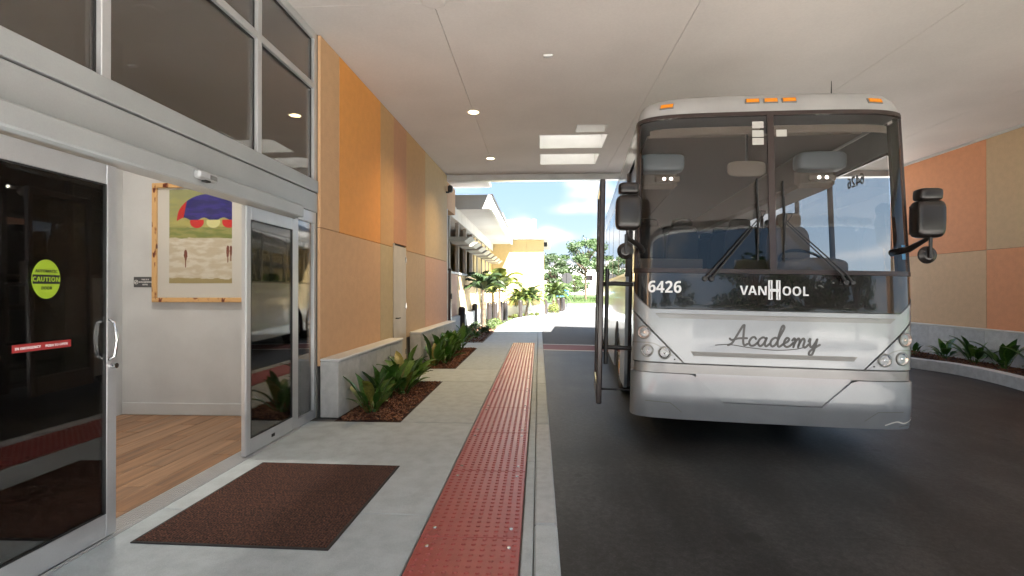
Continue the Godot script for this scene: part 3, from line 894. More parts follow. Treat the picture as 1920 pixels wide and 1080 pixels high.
func opposite_wall():
	var w := thing("checker_wall", "wall of alternating orange and tan panels across the driveway", "wall", Vector3(8.8, 0, 0))
	put("backing", bx(Vector3(0.035, -0.1, -13.3), Vector3(0.35, 4.99, -4.6)), M.joint, w)
	var zb := [-13.3, -10.55, -7.8, -4.6]
	for i in zb.size() - 1:
		put("panel", bx(Vector3(0, 2.283, zb[i] + 0.003), Vector3(0.035, 4.49, zb[i + 1] - 0.003), 0.003), M["orange_lit" if i % 2 == 0 else "pale_lit"], w)
		put("panel", bx(Vector3(0, 0.6, zb[i] + 0.003), Vector3(0.035, 2.277, zb[i + 1] - 0.003), 0.003), M["orange_lit" if i % 2 == 1 else "tan_lit"], w)
	for i in 12:
		var z := -13.3 + i * 0.72
		put("plinth_block", bx(Vector3(-0.15, -0.1, z + 0.002), Vector3(-0.002, 0.70, minf(z + 0.718, -4.6)), 0.004), M.planter if i % 2 == 0 else M.planter_lit_b, w)
	put("plinth_cap", bx(Vector3(-0.165, 0.702, -13.3), Vector3(-0.002, 0.735, -4.6), 0.006), M.cap, w)
	# planter edge in front of it
	var pts := [Vector2(7.15, -13.2), Vector2(7.3, -11.6), Vector2(7.5, -10.73), Vector2(7.72, -10.05), Vector2(7.7, -9.2), Vector2(7.5, -8.3), Vector2(7.2, -7.4), Vector2(6.9, -6.2), Vector2(6.7, -4.5), Vector2(6.7, 3.5)]
	var kb := Node3D.new()
	kb.name = numbered("planter_kerb"); add_child(kb)
	tag(kb, "curved pale concrete planter kerb below the checker wall", "", "", "structure")
	var sm := []
	for i in pts.size() - 1:
		for k in 4:
			var a: Vector2 = pts[maxi(i - 1, 0)]
			var d: Vector2 = pts[mini(i + 2, pts.size() - 1)]
			sm.append(pts[i].cubic_interpolate(pts[i + 1], a, d, k / 4.0))
	sm.append(pts[-1])
	var m := MB.new()
	for i in sm.size() - 1:
		var p: Vector2 = sm[i]
		var q: Vector2 = sm[i + 1]
		for e in [[0.0, 0.11, 0.02, 0.12], [0.02, 0.12, 0.15, 0.12], [0.15, 0.12, 0.15, -0.1], [0.0, -0.1, 0.0, 0.11]]:
			m.quad(Vector3(p.x + e[0], e[1], p.y), Vector3(q.x + e[0], e[1], q.y), Vector3(q.x + e[2], e[3], q.y), Vector3(p.x + e[2], e[3], p.y), Vector3(-1 if e[0] < 0.1 else 1, 0.5, 0) if e[1] < 0.12 or e[3] < 0.0 else Vector3.UP)
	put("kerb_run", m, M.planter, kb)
	var poly := []
	for p in sm: poly.append(Vector2(p.x + 0.148, p.y))
	poly.append(Vector2(8.65, 3.5)); poly.append(Vector2(8.65, -13.2))
	setting("planting_soil", flat_poly(poly, -0.09, 0.085), M.soil, "dark mulch soil behind the planter kerb")
	chips("mulch", "brown bark mulch behind the curved planter kerb", 7.95, 8.6, -12.8, -6.5, 0.088, 1500)

func chips(called: String, label: String, x0: float, x1: float, z0: float, z1: float, y: float, count: int):
	var o := Node3D.new()
	o.name = numbered(called)
	add_child(o)
	tag(o, label, "mulch", "", "stuff")
	for tone in 2:
		var m := MB.new()
		for i in count / 2:
			var b := Basis(Vector3.UP, rng.randf() * TAU) * Basis(Vector3.RIGHT, rng.randfn(0.0, 0.4)) * Basis(Vector3.BACK, rng.randfn(0.0, 0.4))
			m.box(Vector3(rng.randf_range(x0, x1), y + rng.randf_range(0.0, 0.02), rng.randf_range(z0, z1)), Vector3(rng.randf_range(0.02, 0.065), 0.008, rng.randf_range(0.008, 0.022)), 0.0, b)
		put("bark_chips", m, [M.chip, M.chip_b][tone], o)

# ---------------------------------------------------------------- buildings past the canopy
func far_buildings():
	var w := thing("screen_wall", "low pink and cream screen wall with white cap past the canopy", "wall", Vector3(-2.7, 0, 0))
	put("backing", bx(Vector3(-0.2, 0, -21.6), Vector3(-0.035, 2.0, -14.5)), M.joint, w)
	for e in [[-14.5, -16.9, "pink"], [-16.9, -19.2, "pale"], [-19.2, -21.6, "pale"]]:
		put("panel", bx(Vector3(-0.035, 0.6, e[1] + 0.003), Vector3(0, 2.0, e[0] - 0.003), 0.003), M[e[2]], w)
	for i in 6: put("plinth_block", bx(Vector3(0.001, 0, -14.5 - (i + 1) * 1.18), Vector3(0.16, 0.66, -14.505 - i * 1.18), 0.004), M.plinth_b if i % 2 else M.plinth, w)
	put("cap", bx(Vector3(-0.23, 2.002, -21.62), Vector3(0.03, 2.07, -14.48), 0.008), M.cap, w)
	var pv := thing("walkway_roof", "flat pale roof with deep overhang on slim posts past the canopy", "roof", Vector3.ZERO)
	put("roof_slab", bx(Vector3(-5.4, 4.12, -29.4), Vector3(-1.6, 4.5, -16.3)), M.ceiling, pv)
	put("end_fascia", bx(Vector3(-5.4, 4.07, -16.298), Vector3(-1.55, 4.53, -16.24), 0.006), M.fascia, pv)
	put("edge_fascia", bx(Vector3(-1.598, 4.07, -29.4), Vector3(-1.5, 4.5, -16.3), 0.006), M.cap, pv)
	put("gutter", bx(Vector3(-1.6, 4.502, -29.4), Vector3(-1.46, 4.56, -16.3), 0.01), M.bollard, pv)
	put("beam", bx(Vector3(-2.85, 3.72, -29.4), Vector3(-2.62, 4.118, -14.9), 0.006), M.white, pv)
	put("roof_slab", bx(Vector3(-5.4, 4.74, -16.2), Vector3(-1.5, 4.84, -14.0), 0.01), M.white, pv)
	for i in 8:
		var z := -15.3 - i * 1.75
		put("post", bx(Vector3(-2.79, 2.07 if z > -21.6 else 0.0, z - 0.06), Vector3(-2.67, 3.72, z + 0.06), 0.006), M.shade_blade, pv)
		var bl := MB.new()
		bl.prism(PackedVector2Array([Vector2(-2.665, 2.93), Vector2(-2.2, 2.93), Vector2(-2.0, 3.07), Vector2(-2.665, 3.07)]), z - 0.9, z + 0.25)
		put("shade_blade", bl, M.shade_blade, pv)
	# small rails of a roof ladder above the gutter
	var rl := thing("roof_rail", "thin metal guard rail on the walkway roof edge", "rail", Vector3(-1.75, 4.5, -24.5))
	for z in [0.0, -1.2, -2.4]:
		var t := MB.new()
		t.tube([Vector3(0, 0, z), Vector3(0, 0.7, z)], 0.02, 6)
		put("upright", t, M.steel, rl)
	var tr := MB.new()
	tr.tube([Vector3(0, 0.72, 0.02), Vector3(0, 0.72, -2.42)], 0.02, 6)
	put("top_bar", tr, M.steel, rl)
	setting("walkway_floor", bx(Vector3(-5.4, -0.2, -29.5), Vector3(-2.9, -0.01, -14.0)), M.concrete, "concrete floor of the covered walkway")
	var bk := thing("inner_building", "orange building wall behind the walkway posts", "building", Vector3(-5.4, 0, 0))
	for i in 6:
		put("panel", bx(Vector3(-0.2, 0, -14.0 - (i + 1) * 2.6 + 0.004), Vector3(0, 4.74, -14.0 - i * 2.6 - 0.004)), M["tan" if i % 2 else "orange"], bk)
	var lw := thing("sunlit_wall", "sunlit pale yellow wall behind the small palms", "wall", Vector3(-2.72, 0, 0))
	put("panel", bx(Vector3(-0.2, 0.6, -25.5), Vector3(0, 3.72, -21.63), 0.004), M.sun, lw)
	put("panel", bx(Vector3(-0.2, 0.6, -29.49), Vector3(0, 3.72, -25.51), 0.004), M.sun, lw)
	put("plinth", bx(Vector3(-0.2, 0, -29.49), Vector3(0.06, 0.598, -21.63), 0.006), M.cap, lw)
	var b := thing("end_pavilion", "pale yellow end pavilion with flat overhanging roof beyond the palms", "building", Vector3(0.3, 0, -29.5))
	for i in 6:
		put("panel", bx(Vector3(-1.0 - i * 1.0, 2.25, -0.2), Vector3(-i * 1.0 - 0.006, 4.36, 0), 0.003), M.sun, b)
		put("panel", bx(Vector3(-1.0 - i * 1.0, 0.6, -0.2), Vector3(-i * 1.0 - 0.006, 2.243, 0), 0.003), M.sun, b)
	put("side_wall", bx(Vector3(-0.2, 0, -7), Vector3(-0.002, 4.36, -0.201)), M.sun, b)
	put("rear_wall", bx(Vector3(-3.0, 0, -7.2), Vector3(0, 4.36, -7)), M.sun, b)
	put("plinth", bx(Vector3(-3.0, 0, -0.2), Vector3(0.04, 0.598, 0.05), 0.006), M.cap, b)
	put("roof", bx(Vector3(-3.2, 4.362, -7.4), Vector3(0.5, 4.80, 0.62), 0.01), M.fascia, b)
	put("roof_edge", bx(Vector3(-3.2, 4.802, -7.4), Vector3(0.54, 4.87, 0.66), 0.01), M.cap, b)
	put("upper_roof", bx(Vector3(-3.2, 4.872, -7.0), Vector3(-0.55, 5.45, 0.1), 0.01), M.white, b)
	put("upper_roof_edge", bx(Vector3(-3.2, 5.452, -7.0), Vector3(-0.45, 5.52, 0.2), 0.01), M.cap, b)
	var vent := MB.new()
	for k in 5: vent.box(Vector3(-1.75, 0.92 + k * 0.06, 0.02), Vector3(0.2, 0.03, 0.03), 0.0, Basis(Vector3.RIGHT, 0.5))
	vent.box(Vector3(-1.75, 1.04, 0.006), Vector3(0.24, 0.36, 0.008))
	put("vent", vent, M.trim_grey, b)
	var wl := put("wall_light", bx(Vector3(0.002, 4.0, -0.45), Vector3(0.2, 4.25, -0.25), 0.02), M.black, b)

# ---------------------------------------------------------------- the coach
var plan := []
func make_plan():
	var n := 6.5
	var s := 0.0
	var last := Vector2.ZERO
	for i in 241:
		var th := PI / 2 * i / 240.0
		var x := 1.285 * pow(sin(th), 2.0 / n)
		var z := 0.26 * (1.0 - pow(maxf(cos(th), 0.0), 2.0 / n)) + 0.035 * pow(x / 1.285, 2.0)
		var p := Vector2(x, -z)
		s += p.distance_to(last)
		plan.append([s, p])
		last = p

func plan_at(s: float) -> Vector2:
	var a := absf(s)
	var sg := -1.0 if s < 0 else 1.0
	var e: Array = plan[240]
	if a >= e[0]: return Vector2(sg * e[1].x, e[1].y - (a - e[0]))
	var lo := 0
	var hi := 240
	while hi - lo > 1:
		var mid := (lo + hi) / 2
		if plan[mid][0] <= a: lo = mid
		else: hi = mid
	var t: float = (a - plan[lo][0]) / maxf(plan[hi][0] - plan[lo][0], 1e-9)
	var p: Vector2 = plan[lo][1].lerp(plan[hi][1], t)
	return Vector2(sg * p.x, p.y)

func sx(x: float) -> float:
	for i in 240:
		if plan[i + 1][1].x >= absf(x):
			var t: float = (absf(x) - plan[i][1].x) / maxf(plan[i + 1][1].x - plan[i][1].x, 1e-9)
			return lerpf(plan[i][0], plan[i + 1][0], t) * signf(x)
	return plan[240][0] * signf(x)

const LEAN := [[0.2, -0.05], [0.45, 0.0], [0.8, -0.01], [1.35, -0.02], [1.7, -0.04], [3.3, -0.20], [4.0, -0.26]]
func lean(y: float) -> float:
	for i in LEAN.size() - 1:
		if y <= LEAN[i + 1][0]: return lerpf(LEAN[i][1], LEAN[i + 1][1], clampf((y - LEAN[i][0]) / (LEAN[i + 1][0] - LEAN[i][0]), 0, 1))
	return -0.26

func bus_pt(s: float, y: float) -> Vector3:
	var p := plan_at(s)
	var t := clampf((y - 3.30) / 0.24, 0.0, 1.0)
	var ins := 0.11 * (1.0 - sqrt(maxf(0.0, 1.0 - t * t)))
	var hw := lerpf(1.285, 1.262, clampf((y - 1.5) / 1.8, 0, 1)) - ins
	var cy := y - 0.05 * pow(clampf(absf(p.x) / 1.285, 0, 1), 8.0) * clampf((y - 3.0) / 0.5, 0, 1)
	return Vector3(p.x * hw / 1.285, cy, p.y + lean(y) - ins)

func bus_n(s: float, y: float) -> Vector3:
	var a := bus_pt(s + 0.004, y) - bus_pt(s - 0.004, y)
	var b := bus_pt(s, minf(y + 0.004, 3.539)) - bus_pt(s, y - 0.004)
	return a.cross(b).normalized()

func on(s: float, y: float, off: float) -> Vector3:
	return bus_pt(s, y) + bus_n(s, y) * off

func patch(pts: Array, off: float, skirt := 0.0) -> MB:
	var poly := PackedVector2Array(pts)
	var lo := poly[0]
	var hi := poly[0]
	for p in poly:
		lo = lo.min(p); hi = hi.max(p)
	var ss := [lo.x]
	var s := -15.0
	while s < 15.0:
		var a := absf(s + 0.001)
		s += 0.2 if a < 0.8 else (0.05 if a < 1.7 else 0.8)
		if s > lo.x + 0.004 and s < hi.x - 0.004: ss.append(s)
	ss.append(hi.x)
	var ys := [lo.y]
	var y := 0.0
	while y < 3.54:
		y += 0.1 if y < 3.29 else 0.02
		if y > lo.y + 0.004 and y < hi.y - 0.004: ys.append(y)
	ys.append(hi.y)
	var m := MB.new()
	for i in ss.size() - 1:
		for k in ys.size() - 1:
			var cell := PackedVector2Array([Vector2(ss[i], ys[k]), Vector2(ss[i + 1], ys[k]), Vector2(ss[i + 1], ys[k + 1]), Vector2(ss[i], ys[k + 1])])
			for r in Geometry2D.intersect_polygons(cell, poly):
				var ix := Geometry2D.triangulate_polygon(r)
				for t in range(0, ix.size(), 3):
					var q := []
					for e in 3: q.append(r[ix[t + e]])
					m.tri(on(q[0].x, q[0].y, off), on(q[1].x, q[1].y, off), on(q[2].x, q[2].y, off), bus_n(q[0].x, q[0].y), bus_n(q[1].x, q[1].y), bus_n(q[2].x, q[2].y))
	if skirt > 0.0:
		var c := (lo + hi) * 0.5
		var cw := -1.0 if Geometry2D.is_polygon_clockwise(poly) else 1.0
		for i in poly.size():
			var a := poly[i]
			var b := poly[(i + 1) % poly.size()]
			var n := maxi(1, int(a.distance_to(b) / 0.08))
			var e2 := (b - a).normalized()
			for k in n:
				var p := a.lerp(b, float(k) / n)
				var q := a.lerp(b, float(k + 1) / n)
				var mid := (p + q) * 0.5
				var o := on(mid.x + e2.y * cw * 0.01, mid.y - e2.x * cw * 0.01, 0) - on(mid.x, mid.y, 0)
				m.quad(on(p.x, p.y, off), on(q.x, q.y, off), on(q.x, q.y, off - skirt), on(p.x, p.y, off - skirt), o)
	return m

func rect(a: float, b: float, c: float, d: float) -> Array:
	return [Vector2(a, c), Vector2(b, c), Vector2(b, d), Vector2(a, d)]

func ribbon(pts: Array, wid: float, off: float, closed := false) -> MB:
	# a raised line of constant width on the coach's skin through (s, y) points
	var c := []
	for i in pts.size() - 1:
		for k in 8:
			var pa: Vector2 = pts[maxi(i - 1, 0)]
			var pd: Vector2 = pts[mini(i + 2, pts.size() - 1)]
			c.append(pts[i].cubic_interpolate(pts[i + 1], pa, pd, k / 8.0))
	c.append(pts[-1])
	var m := MB.new()
	var L := []
	var R := []
	for i in c.size():
		var d: Vector2 = (c[mini(i + 1, c.size() - 1)] - c[maxi(i - 1, 0)]).normalized()
		var o := Vector2(-d.y, d.x) * wid * 0.5
		L.append(c[i] + o); R.append(c[i] - o)
	for i in c.size() - 1:
		m.quad(on(L[i].x, L[i].y, off), on(L[i + 1].x, L[i + 1].y, off), on(R[i + 1].x, R[i + 1].y, off), on(R[i].x, R[i].y, off), bus_n(c[i].x, c[i].y))
	for e in [0, c.size() - 1]:   # round ends
		for k in 8:
			var a := TAU * k / 8
			var b := TAU * (k + 1) / 8
			var p: Vector2 = c[e]
			m.ftri(on(p.x, p.y, off), on(p.x + cos(a) * wid / 2, p.y + sin(a) * wid / 2, off), on(p.x + cos(b) * wid / 2, p.y + sin(b) * wid / 2, off), bus_n(p.x, p.y))
	return m

func wrap_text(s: String, r: Rect2, off: float) -> MB:
	# lettering fitted to a rectangle of (s, y) on the skin
	var t := text(s, 0.1, true, 0.003)
	var arr := t.get_mesh_arrays()
	var v: PackedVector3Array = arr[Mesh.ARRAY_VERTEX]
	var ix: PackedInt32Array = arr[Mesh.ARRAY_INDEX]
	var bb := AABB(v[0], Vector3.ZERO)
	for p in v: bb = bb.expand(p)
	var m := MB.new()
	for i in range(0, ix.size(), 3):
		var q := []
		var c := Vector2.ZERO
		for e in 3:
			var p := v[ix[i + e]]
			c = Vector2(r.position.x + (p.x - bb.position.x) / bb.size.x * r.size.x, r.position.y + (p.y - bb.position.y) / bb.size.y * r.size.y)
			q.append(on(c.x, c.y, off + p.z))
		m.ftri(q[0], q[1], q[2], bus_n(c.x, c.y))
	return m

func pillow(c: Vector3, h: Vector3, e := 0.35, bs := Basis.IDENTITY, nu := 20, nv := 12) -> MB:
	# a rounded block
	var m := MB.new()
	var pw := func(x: float, k: float) -> float: return signf(x) * pow(absf(x), k)
	var P := []
	for i in nv + 1:
		var row := []
		var a := -PI / 2 + PI * i / nv
		for k in nu + 1:
			var b := TAU * k / nu
			row.append(Vector3(h.x * pw.call(cos(a), e) * pw.call(cos(b), e), h.y * pw.call(sin(a), e), h.z * pw.call(cos(a), e) * pw.call(sin(b), e)))
		P.append(row)
	for i in nv:
		for k in nu:
			var q := [P[i][k], P[i][k + 1], P[i + 1][k + 1], P[i + 1][k]]
			var nn := []
			for p in q: nn.append((bs * Vector3(pw.call(p.x / h.x, 2.0 / e - 1.0) / h.x, pw.call(p.y / h.y, 2.0 / e - 1.0) / h.y, pw.call(p.z / h.z, 2.0 / e - 1.0) / h.z)).normalized())
			m.tri(c + bs * q[0], c + bs * q[1], c + bs * q[2], nn[0], nn[1], nn[2])
			m.tri(c + bs * q[0], c + bs * q[2], c + bs * q[3], nn[0], nn[2], nn[3])
	return m

func disc(at: Vector2, off: float, prof: Array) -> MB:
	# a turned fitting standing on the skin at (s, y)
	var n := bus_n(at.x, at.y)
	var x := Vector3.UP.cross(n).normalized()
	var m := MB.new()
	m.lathe(prof, Transform3D(Basis(x, n, x.cross(n)), on(at.x, at.y, off)), 24)
	return m

func coach():
	make_plan()
	var SE: float = plan[240][0]          # where the side begins
	var END := SE + 12.6
	var b := thing("coach_bus", "silver motor coach with black windscreen band parked at the kerb", "bus", Vector3(2.222, -0.05, -5.03))
	b.rotation = Vector3(0, deg_to_rad(-4.8), -0.019)
	var K := SE - 0.06
	# dark inner shell behind the joints of the front
	put("inner_shell", patch(rect(-K, K, 0.3, 1.74), -0.03), M.dark, b)
	# bumper: a wide moulded apron whose wings stand proud of the middle
	var bm := put("bumper", patch([Vector2(-K, 0.26), Vector2(K, 0.26), Vector2(K, 0.705), Vector2(0.76, 0.705), Vector2(0.70, 0.685), Vector2(0.44, 0.445), Vector2(-0.44, 0.445), Vector2(-0.70, 0.685), Vector2(-0.76, 0.705), Vector2(-K, 0.705)], 0.022, 0.05), M.silver, b)
	put("bumper_middle", patch([Vector2(-0.70, 0.68), Vector2(-0.445, 0.45), Vector2(0.445, 0.45), Vector2(0.70, 0.68), Vector2(0.70, 0.715), Vector2(-0.70, 0.715)], 0.002, 0.03), M.pearl, bm)
	put("bumper_top", patch(rect(-K, K, 0.71, 0.80), 0.0, 0.03), M.silver_b, bm)
	for sg in [-1.0, 1.0]:
		put("crease", ribbon([Vector2(sg * 1.17, 0.43), Vector2(sg * 0.96, 0.424), Vector2(sg * 0.93, 0.415), Vector2(sg * 0.83, 0.335)], 0.007, 0.0235), M.trim_grey, bm)
	# scuffed corner
	put("scuff", ribbon([Vector2(1.02, 0.30), Vector2(1.12, 0.335), Vector2(1.2, 0.32), Vector2(1.3, 0.36)], 0.012, 0.0236), M.paper, bm)
	put("scuff", ribbon([Vector2(1.15, 0.285), Vector2(1.24, 0.30), Vector2(1.33, 0.285)], 0.008, 0.0236), M.trim_grey, bm)
	# front panel between the lamp clusters
	var dx := sx(1.255)
	var fp := put("front_panel", patch([Vector2(-0.812, 0.815), Vector2(0.812, 0.815), Vector2(dx, 1.285), Vector2(K, 1.36), Vector2(K, 1.62), Vector2(1.30, 1.475), Vector2(1.145, 1.338), Vector2(-1.145, 1.338), Vector2(-1.30, 1.475), Vector2(-K, 1.62), Vector2(-K, 1.36), Vector2(-dx, 1.285)], 0.012, 0.04), M.pearl, b)
	put("upper_groove", patch([Vector2(-1.09, 1.286), Vector2(1.09, 1.286), Vector2(1.05, 1.25), Vector2(-1.05, 1.25)], 0.0135), M.silver_b, fp)
	put("groove_lip", patch(rect(-1.09, 1.09, 1.287, 1.297), 0.017, 0.006), M.trim_grey, fp)
	put("air_slot", patch([Vector2(-0.757, 0.93), Vector2(0.757, 0.93), Vector2(0.725, 0.888), Vector2(-0.725, 0.888)], 0.0135), M.trim_grey, fp)
	put("slot_lip", patch(rect(-0.73, 0.73, 0.879, 0.887), 0.018, 0.006), M.pearl, fp)
	for sg in [-1.0, 1.0]:
		var cl := put("lamp_cluster", patch([Vector2(sg * 0.832, 0.815), Vector2(sg * K, 0.815), Vector2(sg * K, 1.33), Vector2(sg * (dx + 0.005), 1.262)], 0.01, 0.04), M.silver, b)
		put("brow", ribbon([Vector2(sg * 1.40, 0.985), Vector2(sg * 1.22, 1.0), Vector2(sg * 1.08, 0.985), Vector2(sg * 0.93, 0.88)], 0.012, 0.0125), M.silver_b, cl)
		put("screw", disc(Vector2(sg * 0.905, 0.845), 0.01, [Vector2(0, 0.004), Vector2(0.008, 0.004), Vector2(0.008, 0)]), M.black, cl)
		for e in [[1.195, 1.10, 0.058, "lens_pink"], [1.163, 0.92, 0.052, "lens"], [1.0, 0.906, 0.052, "lens"]]:
			var at := Vector2(sg * sx(e[0]), e[1])
			var hl := put("headlight", disc(at, 0.01, [Vector2(e[2], 0.012), Vector2(e[2] + 0.012, 0.008), Vector2(e[2] + 0.012, -0.01)]), M.trim_grey, cl)
			put("reflector", disc(at, 0.01, [Vector2(0, -0.02), Vector2(e[2] * 0.6, -0.012), Vector2(e[2], 0.012)]), M[e[3]], hl)
			put("bulb", disc(at, 0.01, [Vector2(0, 0.012), Vector2(e[2] * 0.22, 0.008), Vector2(e[2] * 0.34, -0.012)]), M.chrome if e[3] == "lens" else M.lens_pink, hl)
			put("lens", disc(at, 0.012, [Vector2(0, 0.02), Vector2(e[2] * 0.6, 0.017), Vector2(e[2], 0.011)]), M.glass, hl)
	# black band with the lettering
	var bd := put("black_band", patch([Vector2(-1.142, 1.345), Vector2(1.142, 1.345), Vector2(1.30, 1.485), Vector2(K, 1.63), Vector2(K, 1.697), Vector2(-K, 1.697), Vector2(-K, 1.63), Vector2(-1.30, 1.485)], 0.008, 0.03), M.band, b)
	var num := put("fleet_number", wrap_text("6426", Rect2(-1.165, 1.50, 0.315, 0.118), 0.010), M.text_white, bd)
	var lg := put("maker_lettering", wrap_text("VAN", Rect2(-0.305, 1.495, 0.245, 0.088), 0.010), M.badge, bd)
	put("letter", wrap_text("OOL", Rect2(0.085, 1.495, 0.235, 0.088), 0.010), M.badge, lg)
	for sg in [-1.0, 1.0]:
		put("letter", patch(rect(0.01 + sg * 0.036 - 0.02, 0.01 + sg * 0.036 + 0.02, 1.452, 1.64), 0.012, 0.004), M.badge, lg)
		put("letter_line", patch(rect(0.01 + sg * 0.036 - 0.003, 0.01 + sg * 0.036 + 0.003, 1.456, 1.636), 0.0128), M.band, lg)
	put("letter", patch(rect(-0.045, 0.065, 1.53, 1.556), 0.0134, 0.004), M.badge, lg)
	# company script on the panel
	var script := Node3D.new()
	script.name = "company_script"
	fp.add_child(script)
	var S := [[[0, 0], [0.35, 0.25], [0.8, 1.2], [1.25, 2.2], [1.42, 2.35]], [[1.42, 2.35], [1.36, 1.5], [1.32, 0.5], [1.42, 0.05], [1.7, 0.2]], [[0.15, 0.75], [0.35, 0.6], [0.9, 0.8], [1.65, 0.85]],
		[[2.42, 0.8], [2.3, 1.0], [2.05, 0.9], [1.85, 0.45], [1.95, 0.05], [2.25, 0.05], [2.6, 0.4]],
		[[3.3, 0.85], [3.05, 1.0], [2.75, 0.75], [2.62, 0.3], [2.8, 0.0], [3.1, 0.3], [3.36, 0.95]], [[3.36, 0.95], [3.2, 0.3], [3.32, 0.0], [3.7, 0.4]],
		[[4.35, 0.85], [4.1, 1.0], [3.8, 0.75], [3.68, 0.3], [3.85, 0.0], [4.15, 0.3], [4.5, 1.2], [4.85, 2.1], [4.78, 2.4], [4.6, 2.1], [4.35, 1.0], [4.3, 0.2], [4.45, 0.0], [4.8, 0.35]],
		[[4.8, 0.35], [5.15, 0.6], [5.28, 0.9], [5.1, 1.02], [4.9, 0.7], [4.85, 0.25], [5.05, 0.0], [5.35, 0.12], [5.65, 0.5]],
		[[5.55, 0.75], [5.75, 1.0], [5.78, 0.6], [5.65, 0.0]], [[5.68, 0.2], [5.9, 0.75], [6.12, 1.0], [6.18, 0.6], [6.05, 0.0]], [[6.08, 0.2], [6.3, 0.75], [6.52, 1.0], [6.6, 0.7], [6.5, 0.15], [6.65, 0.0], [6.95, 0.35]],
		[[6.95, 0.7], [7.08, 1.0], [7.05, 0.4], [7.15, 0.05], [7.4, 0.3], [7.68, 0.95]], [[7.68, 0.95], [7.5, 0.1], [7.25, -0.75], [6.98, -0.75], [7.15, -0.3], [7.9, 0.35]]]
	for st in S:
		var p := []
		for q in st: p.append(Vector2(-0.41 + q[0] * 0.105, 1.005 + q[1] * 0.084))
		put("letter_stroke", ribbon(p, 0.021, 0.0138), M.lettering, script)
	put("swoosh", ribbon([Vector2(-0.525, 1.0), Vector2(-0.40, 1.01), Vector2(-0.2, 0.985), Vector2(0.02, 0.97), Vector2(0.2, 0.985), Vector2(0.29, 1.01)], 0.009, 0.0137), M.lettering, script)
	# windscreen
	var TOP := 3.285
	var fr := put("windscreen_frame", patch(rect(-K, K, 1.70, 1.742), 0.016, 0.03), M.brown, b)
	put("top_frame", patch(rect(-K, K, TOP, 3.325), 0.016, 0.03), M.brown, fr)
	put("centre_bar", patch(rect(-0.03, 0.03, 1.742, TOP), 0.018, 0.03), M.brown, fr)
	for sg in [-1.0, 1.0]:
		put("corner_post", patch(rect(minf(sg * 1.305, sg * (K + 0.1)), maxf(sg * 1.305, sg * (K + 0.1)), 1.742, TOP), 0.014, 0.03), M.brown, fr)
		var ws := put("windscreen", patch(rect(minf(sg * 0.03, sg * 1.305), maxf(sg * 0.03, sg * 1.305), 1.742, TOP), 0.0), M.glass_bus, b)
		put("roller_blind", patch(rect(minf(sg * 0.06, sg * 1.2), maxf(sg * 0.06, sg * 1.2), 3.14, 3.22), -0.09), M.bus_in, ws)
	for e in [[-0.17, -0.06, 3.16, 3.23], [-0.17, -0.06, 3.07, 3.14], [-0.17, -0.06, 2.99, 3.06], [0.06, 0.16, 3.07, 3.14]]:
		put("windscreen_paper", patch(rect(e[0], e[1], e[2], e[3]), -0.006), M.paper, b)
	put("permit_sticker", patch(rect(1.20, 1.255, 1.86, 2.0), -0.006), mat(lin(0.03, 0.25, 0.5), 0.5), b)
	# roof cap, markers, roof
	var rc := put("roof_cap", patch(rect(-END, END, 3.325, 3.54), 0.0), M.roof_cap, b)
	var rf := MB.new()
	var k := 0.0
	while k < END:
		var k2 := minf(k + (0.05 if k < 1.7 else 1.0), END)
		rf.quad(bus_pt(-k, 3.54), bus_pt(k, 3.54), bus_pt(k2, 3.54), bus_pt(-k2, 3.54), Vector3.UP)
		k = k2
	put("roof", rf, M.roof_cap, b)
	for x in [-1.02, -0.165, 0.015, 0.195, 1.02]:
		var y := 3.442 if absf(x) < 0.5 else 3.425
		var mk := put("marker_light", patch(rect(x - 0.07, x + 0.07, y - 0.024, y + 0.024), 0.012, 0.02), M.trim_grey, b)
		put("lens", patch(rect(x - 0.062, x + 0.062, y - 0.018, y + 0.018), 0.02, 0.012), M.amber, mk)
	var an := MB.new()
	an.tube([Vector3(0.92, 3.5, -1.0), Vector3(0.92, 3.92, -1.0)], [0.012, 0.003], 6)
	put("antenna", an, M.black, b)
	# sides
	var arch := func(c: float, sg: float) -> Array:
		var a := []
		for i in 17:
			var t := PI - PI * i / 16.0
			a.append(Vector2(sg * (c + cos(t) * 0.60), 0.46 + sin(t) * 0.60))
		return a
	for sg in [-1.0, 1.0]:
		var s0 := SE + 0.02 if sg > 0 else SE + 1.02
		var low := [Vector2(sg * s0, 0.3)]
		for c in [2.35, 9.0, 10.35]:
			var pr: Array = arch.call(SE + c, sg)
			low.append(Vector2(pr[0].x, 0.3))
			low.append_array(pr)
			low.append(Vector2(pr[16].x, 0.3))
		low.append(Vector2(sg * END, 0.3)); low.append(Vector2(sg * END, 1.69)); low.append(Vector2(sg * s0, 1.69))
		put("side_panel", patch(low, 0.0, 0.04), M.silver, b)
		put("corner_panel", patch(rect(minf(sg * (K + 0.004), sg * (SE + 0.1)), maxf(sg * (K + 0.004), sg * (SE + 0.1)), 0.28, 1.69), 0.0, 0.04), M.silver_b, b)
		put("side_top_panel", patch(rect(minf(sg * (K + 0.104), sg * END), maxf(sg * (K + 0.104), sg * END), 2.98 if sg > 0 else 2.985, 3.32), 0.0), M.silver_b, b)
		var n := 8
		var a0 := SE + 0.06 if sg > 0 else SE + 1.05
		var edges := [a0, SE + 1.3] if sg > 0 else [a0]
		for i in n: edges.append(SE + 2.3 + i * (10.3 / (n - 1)))
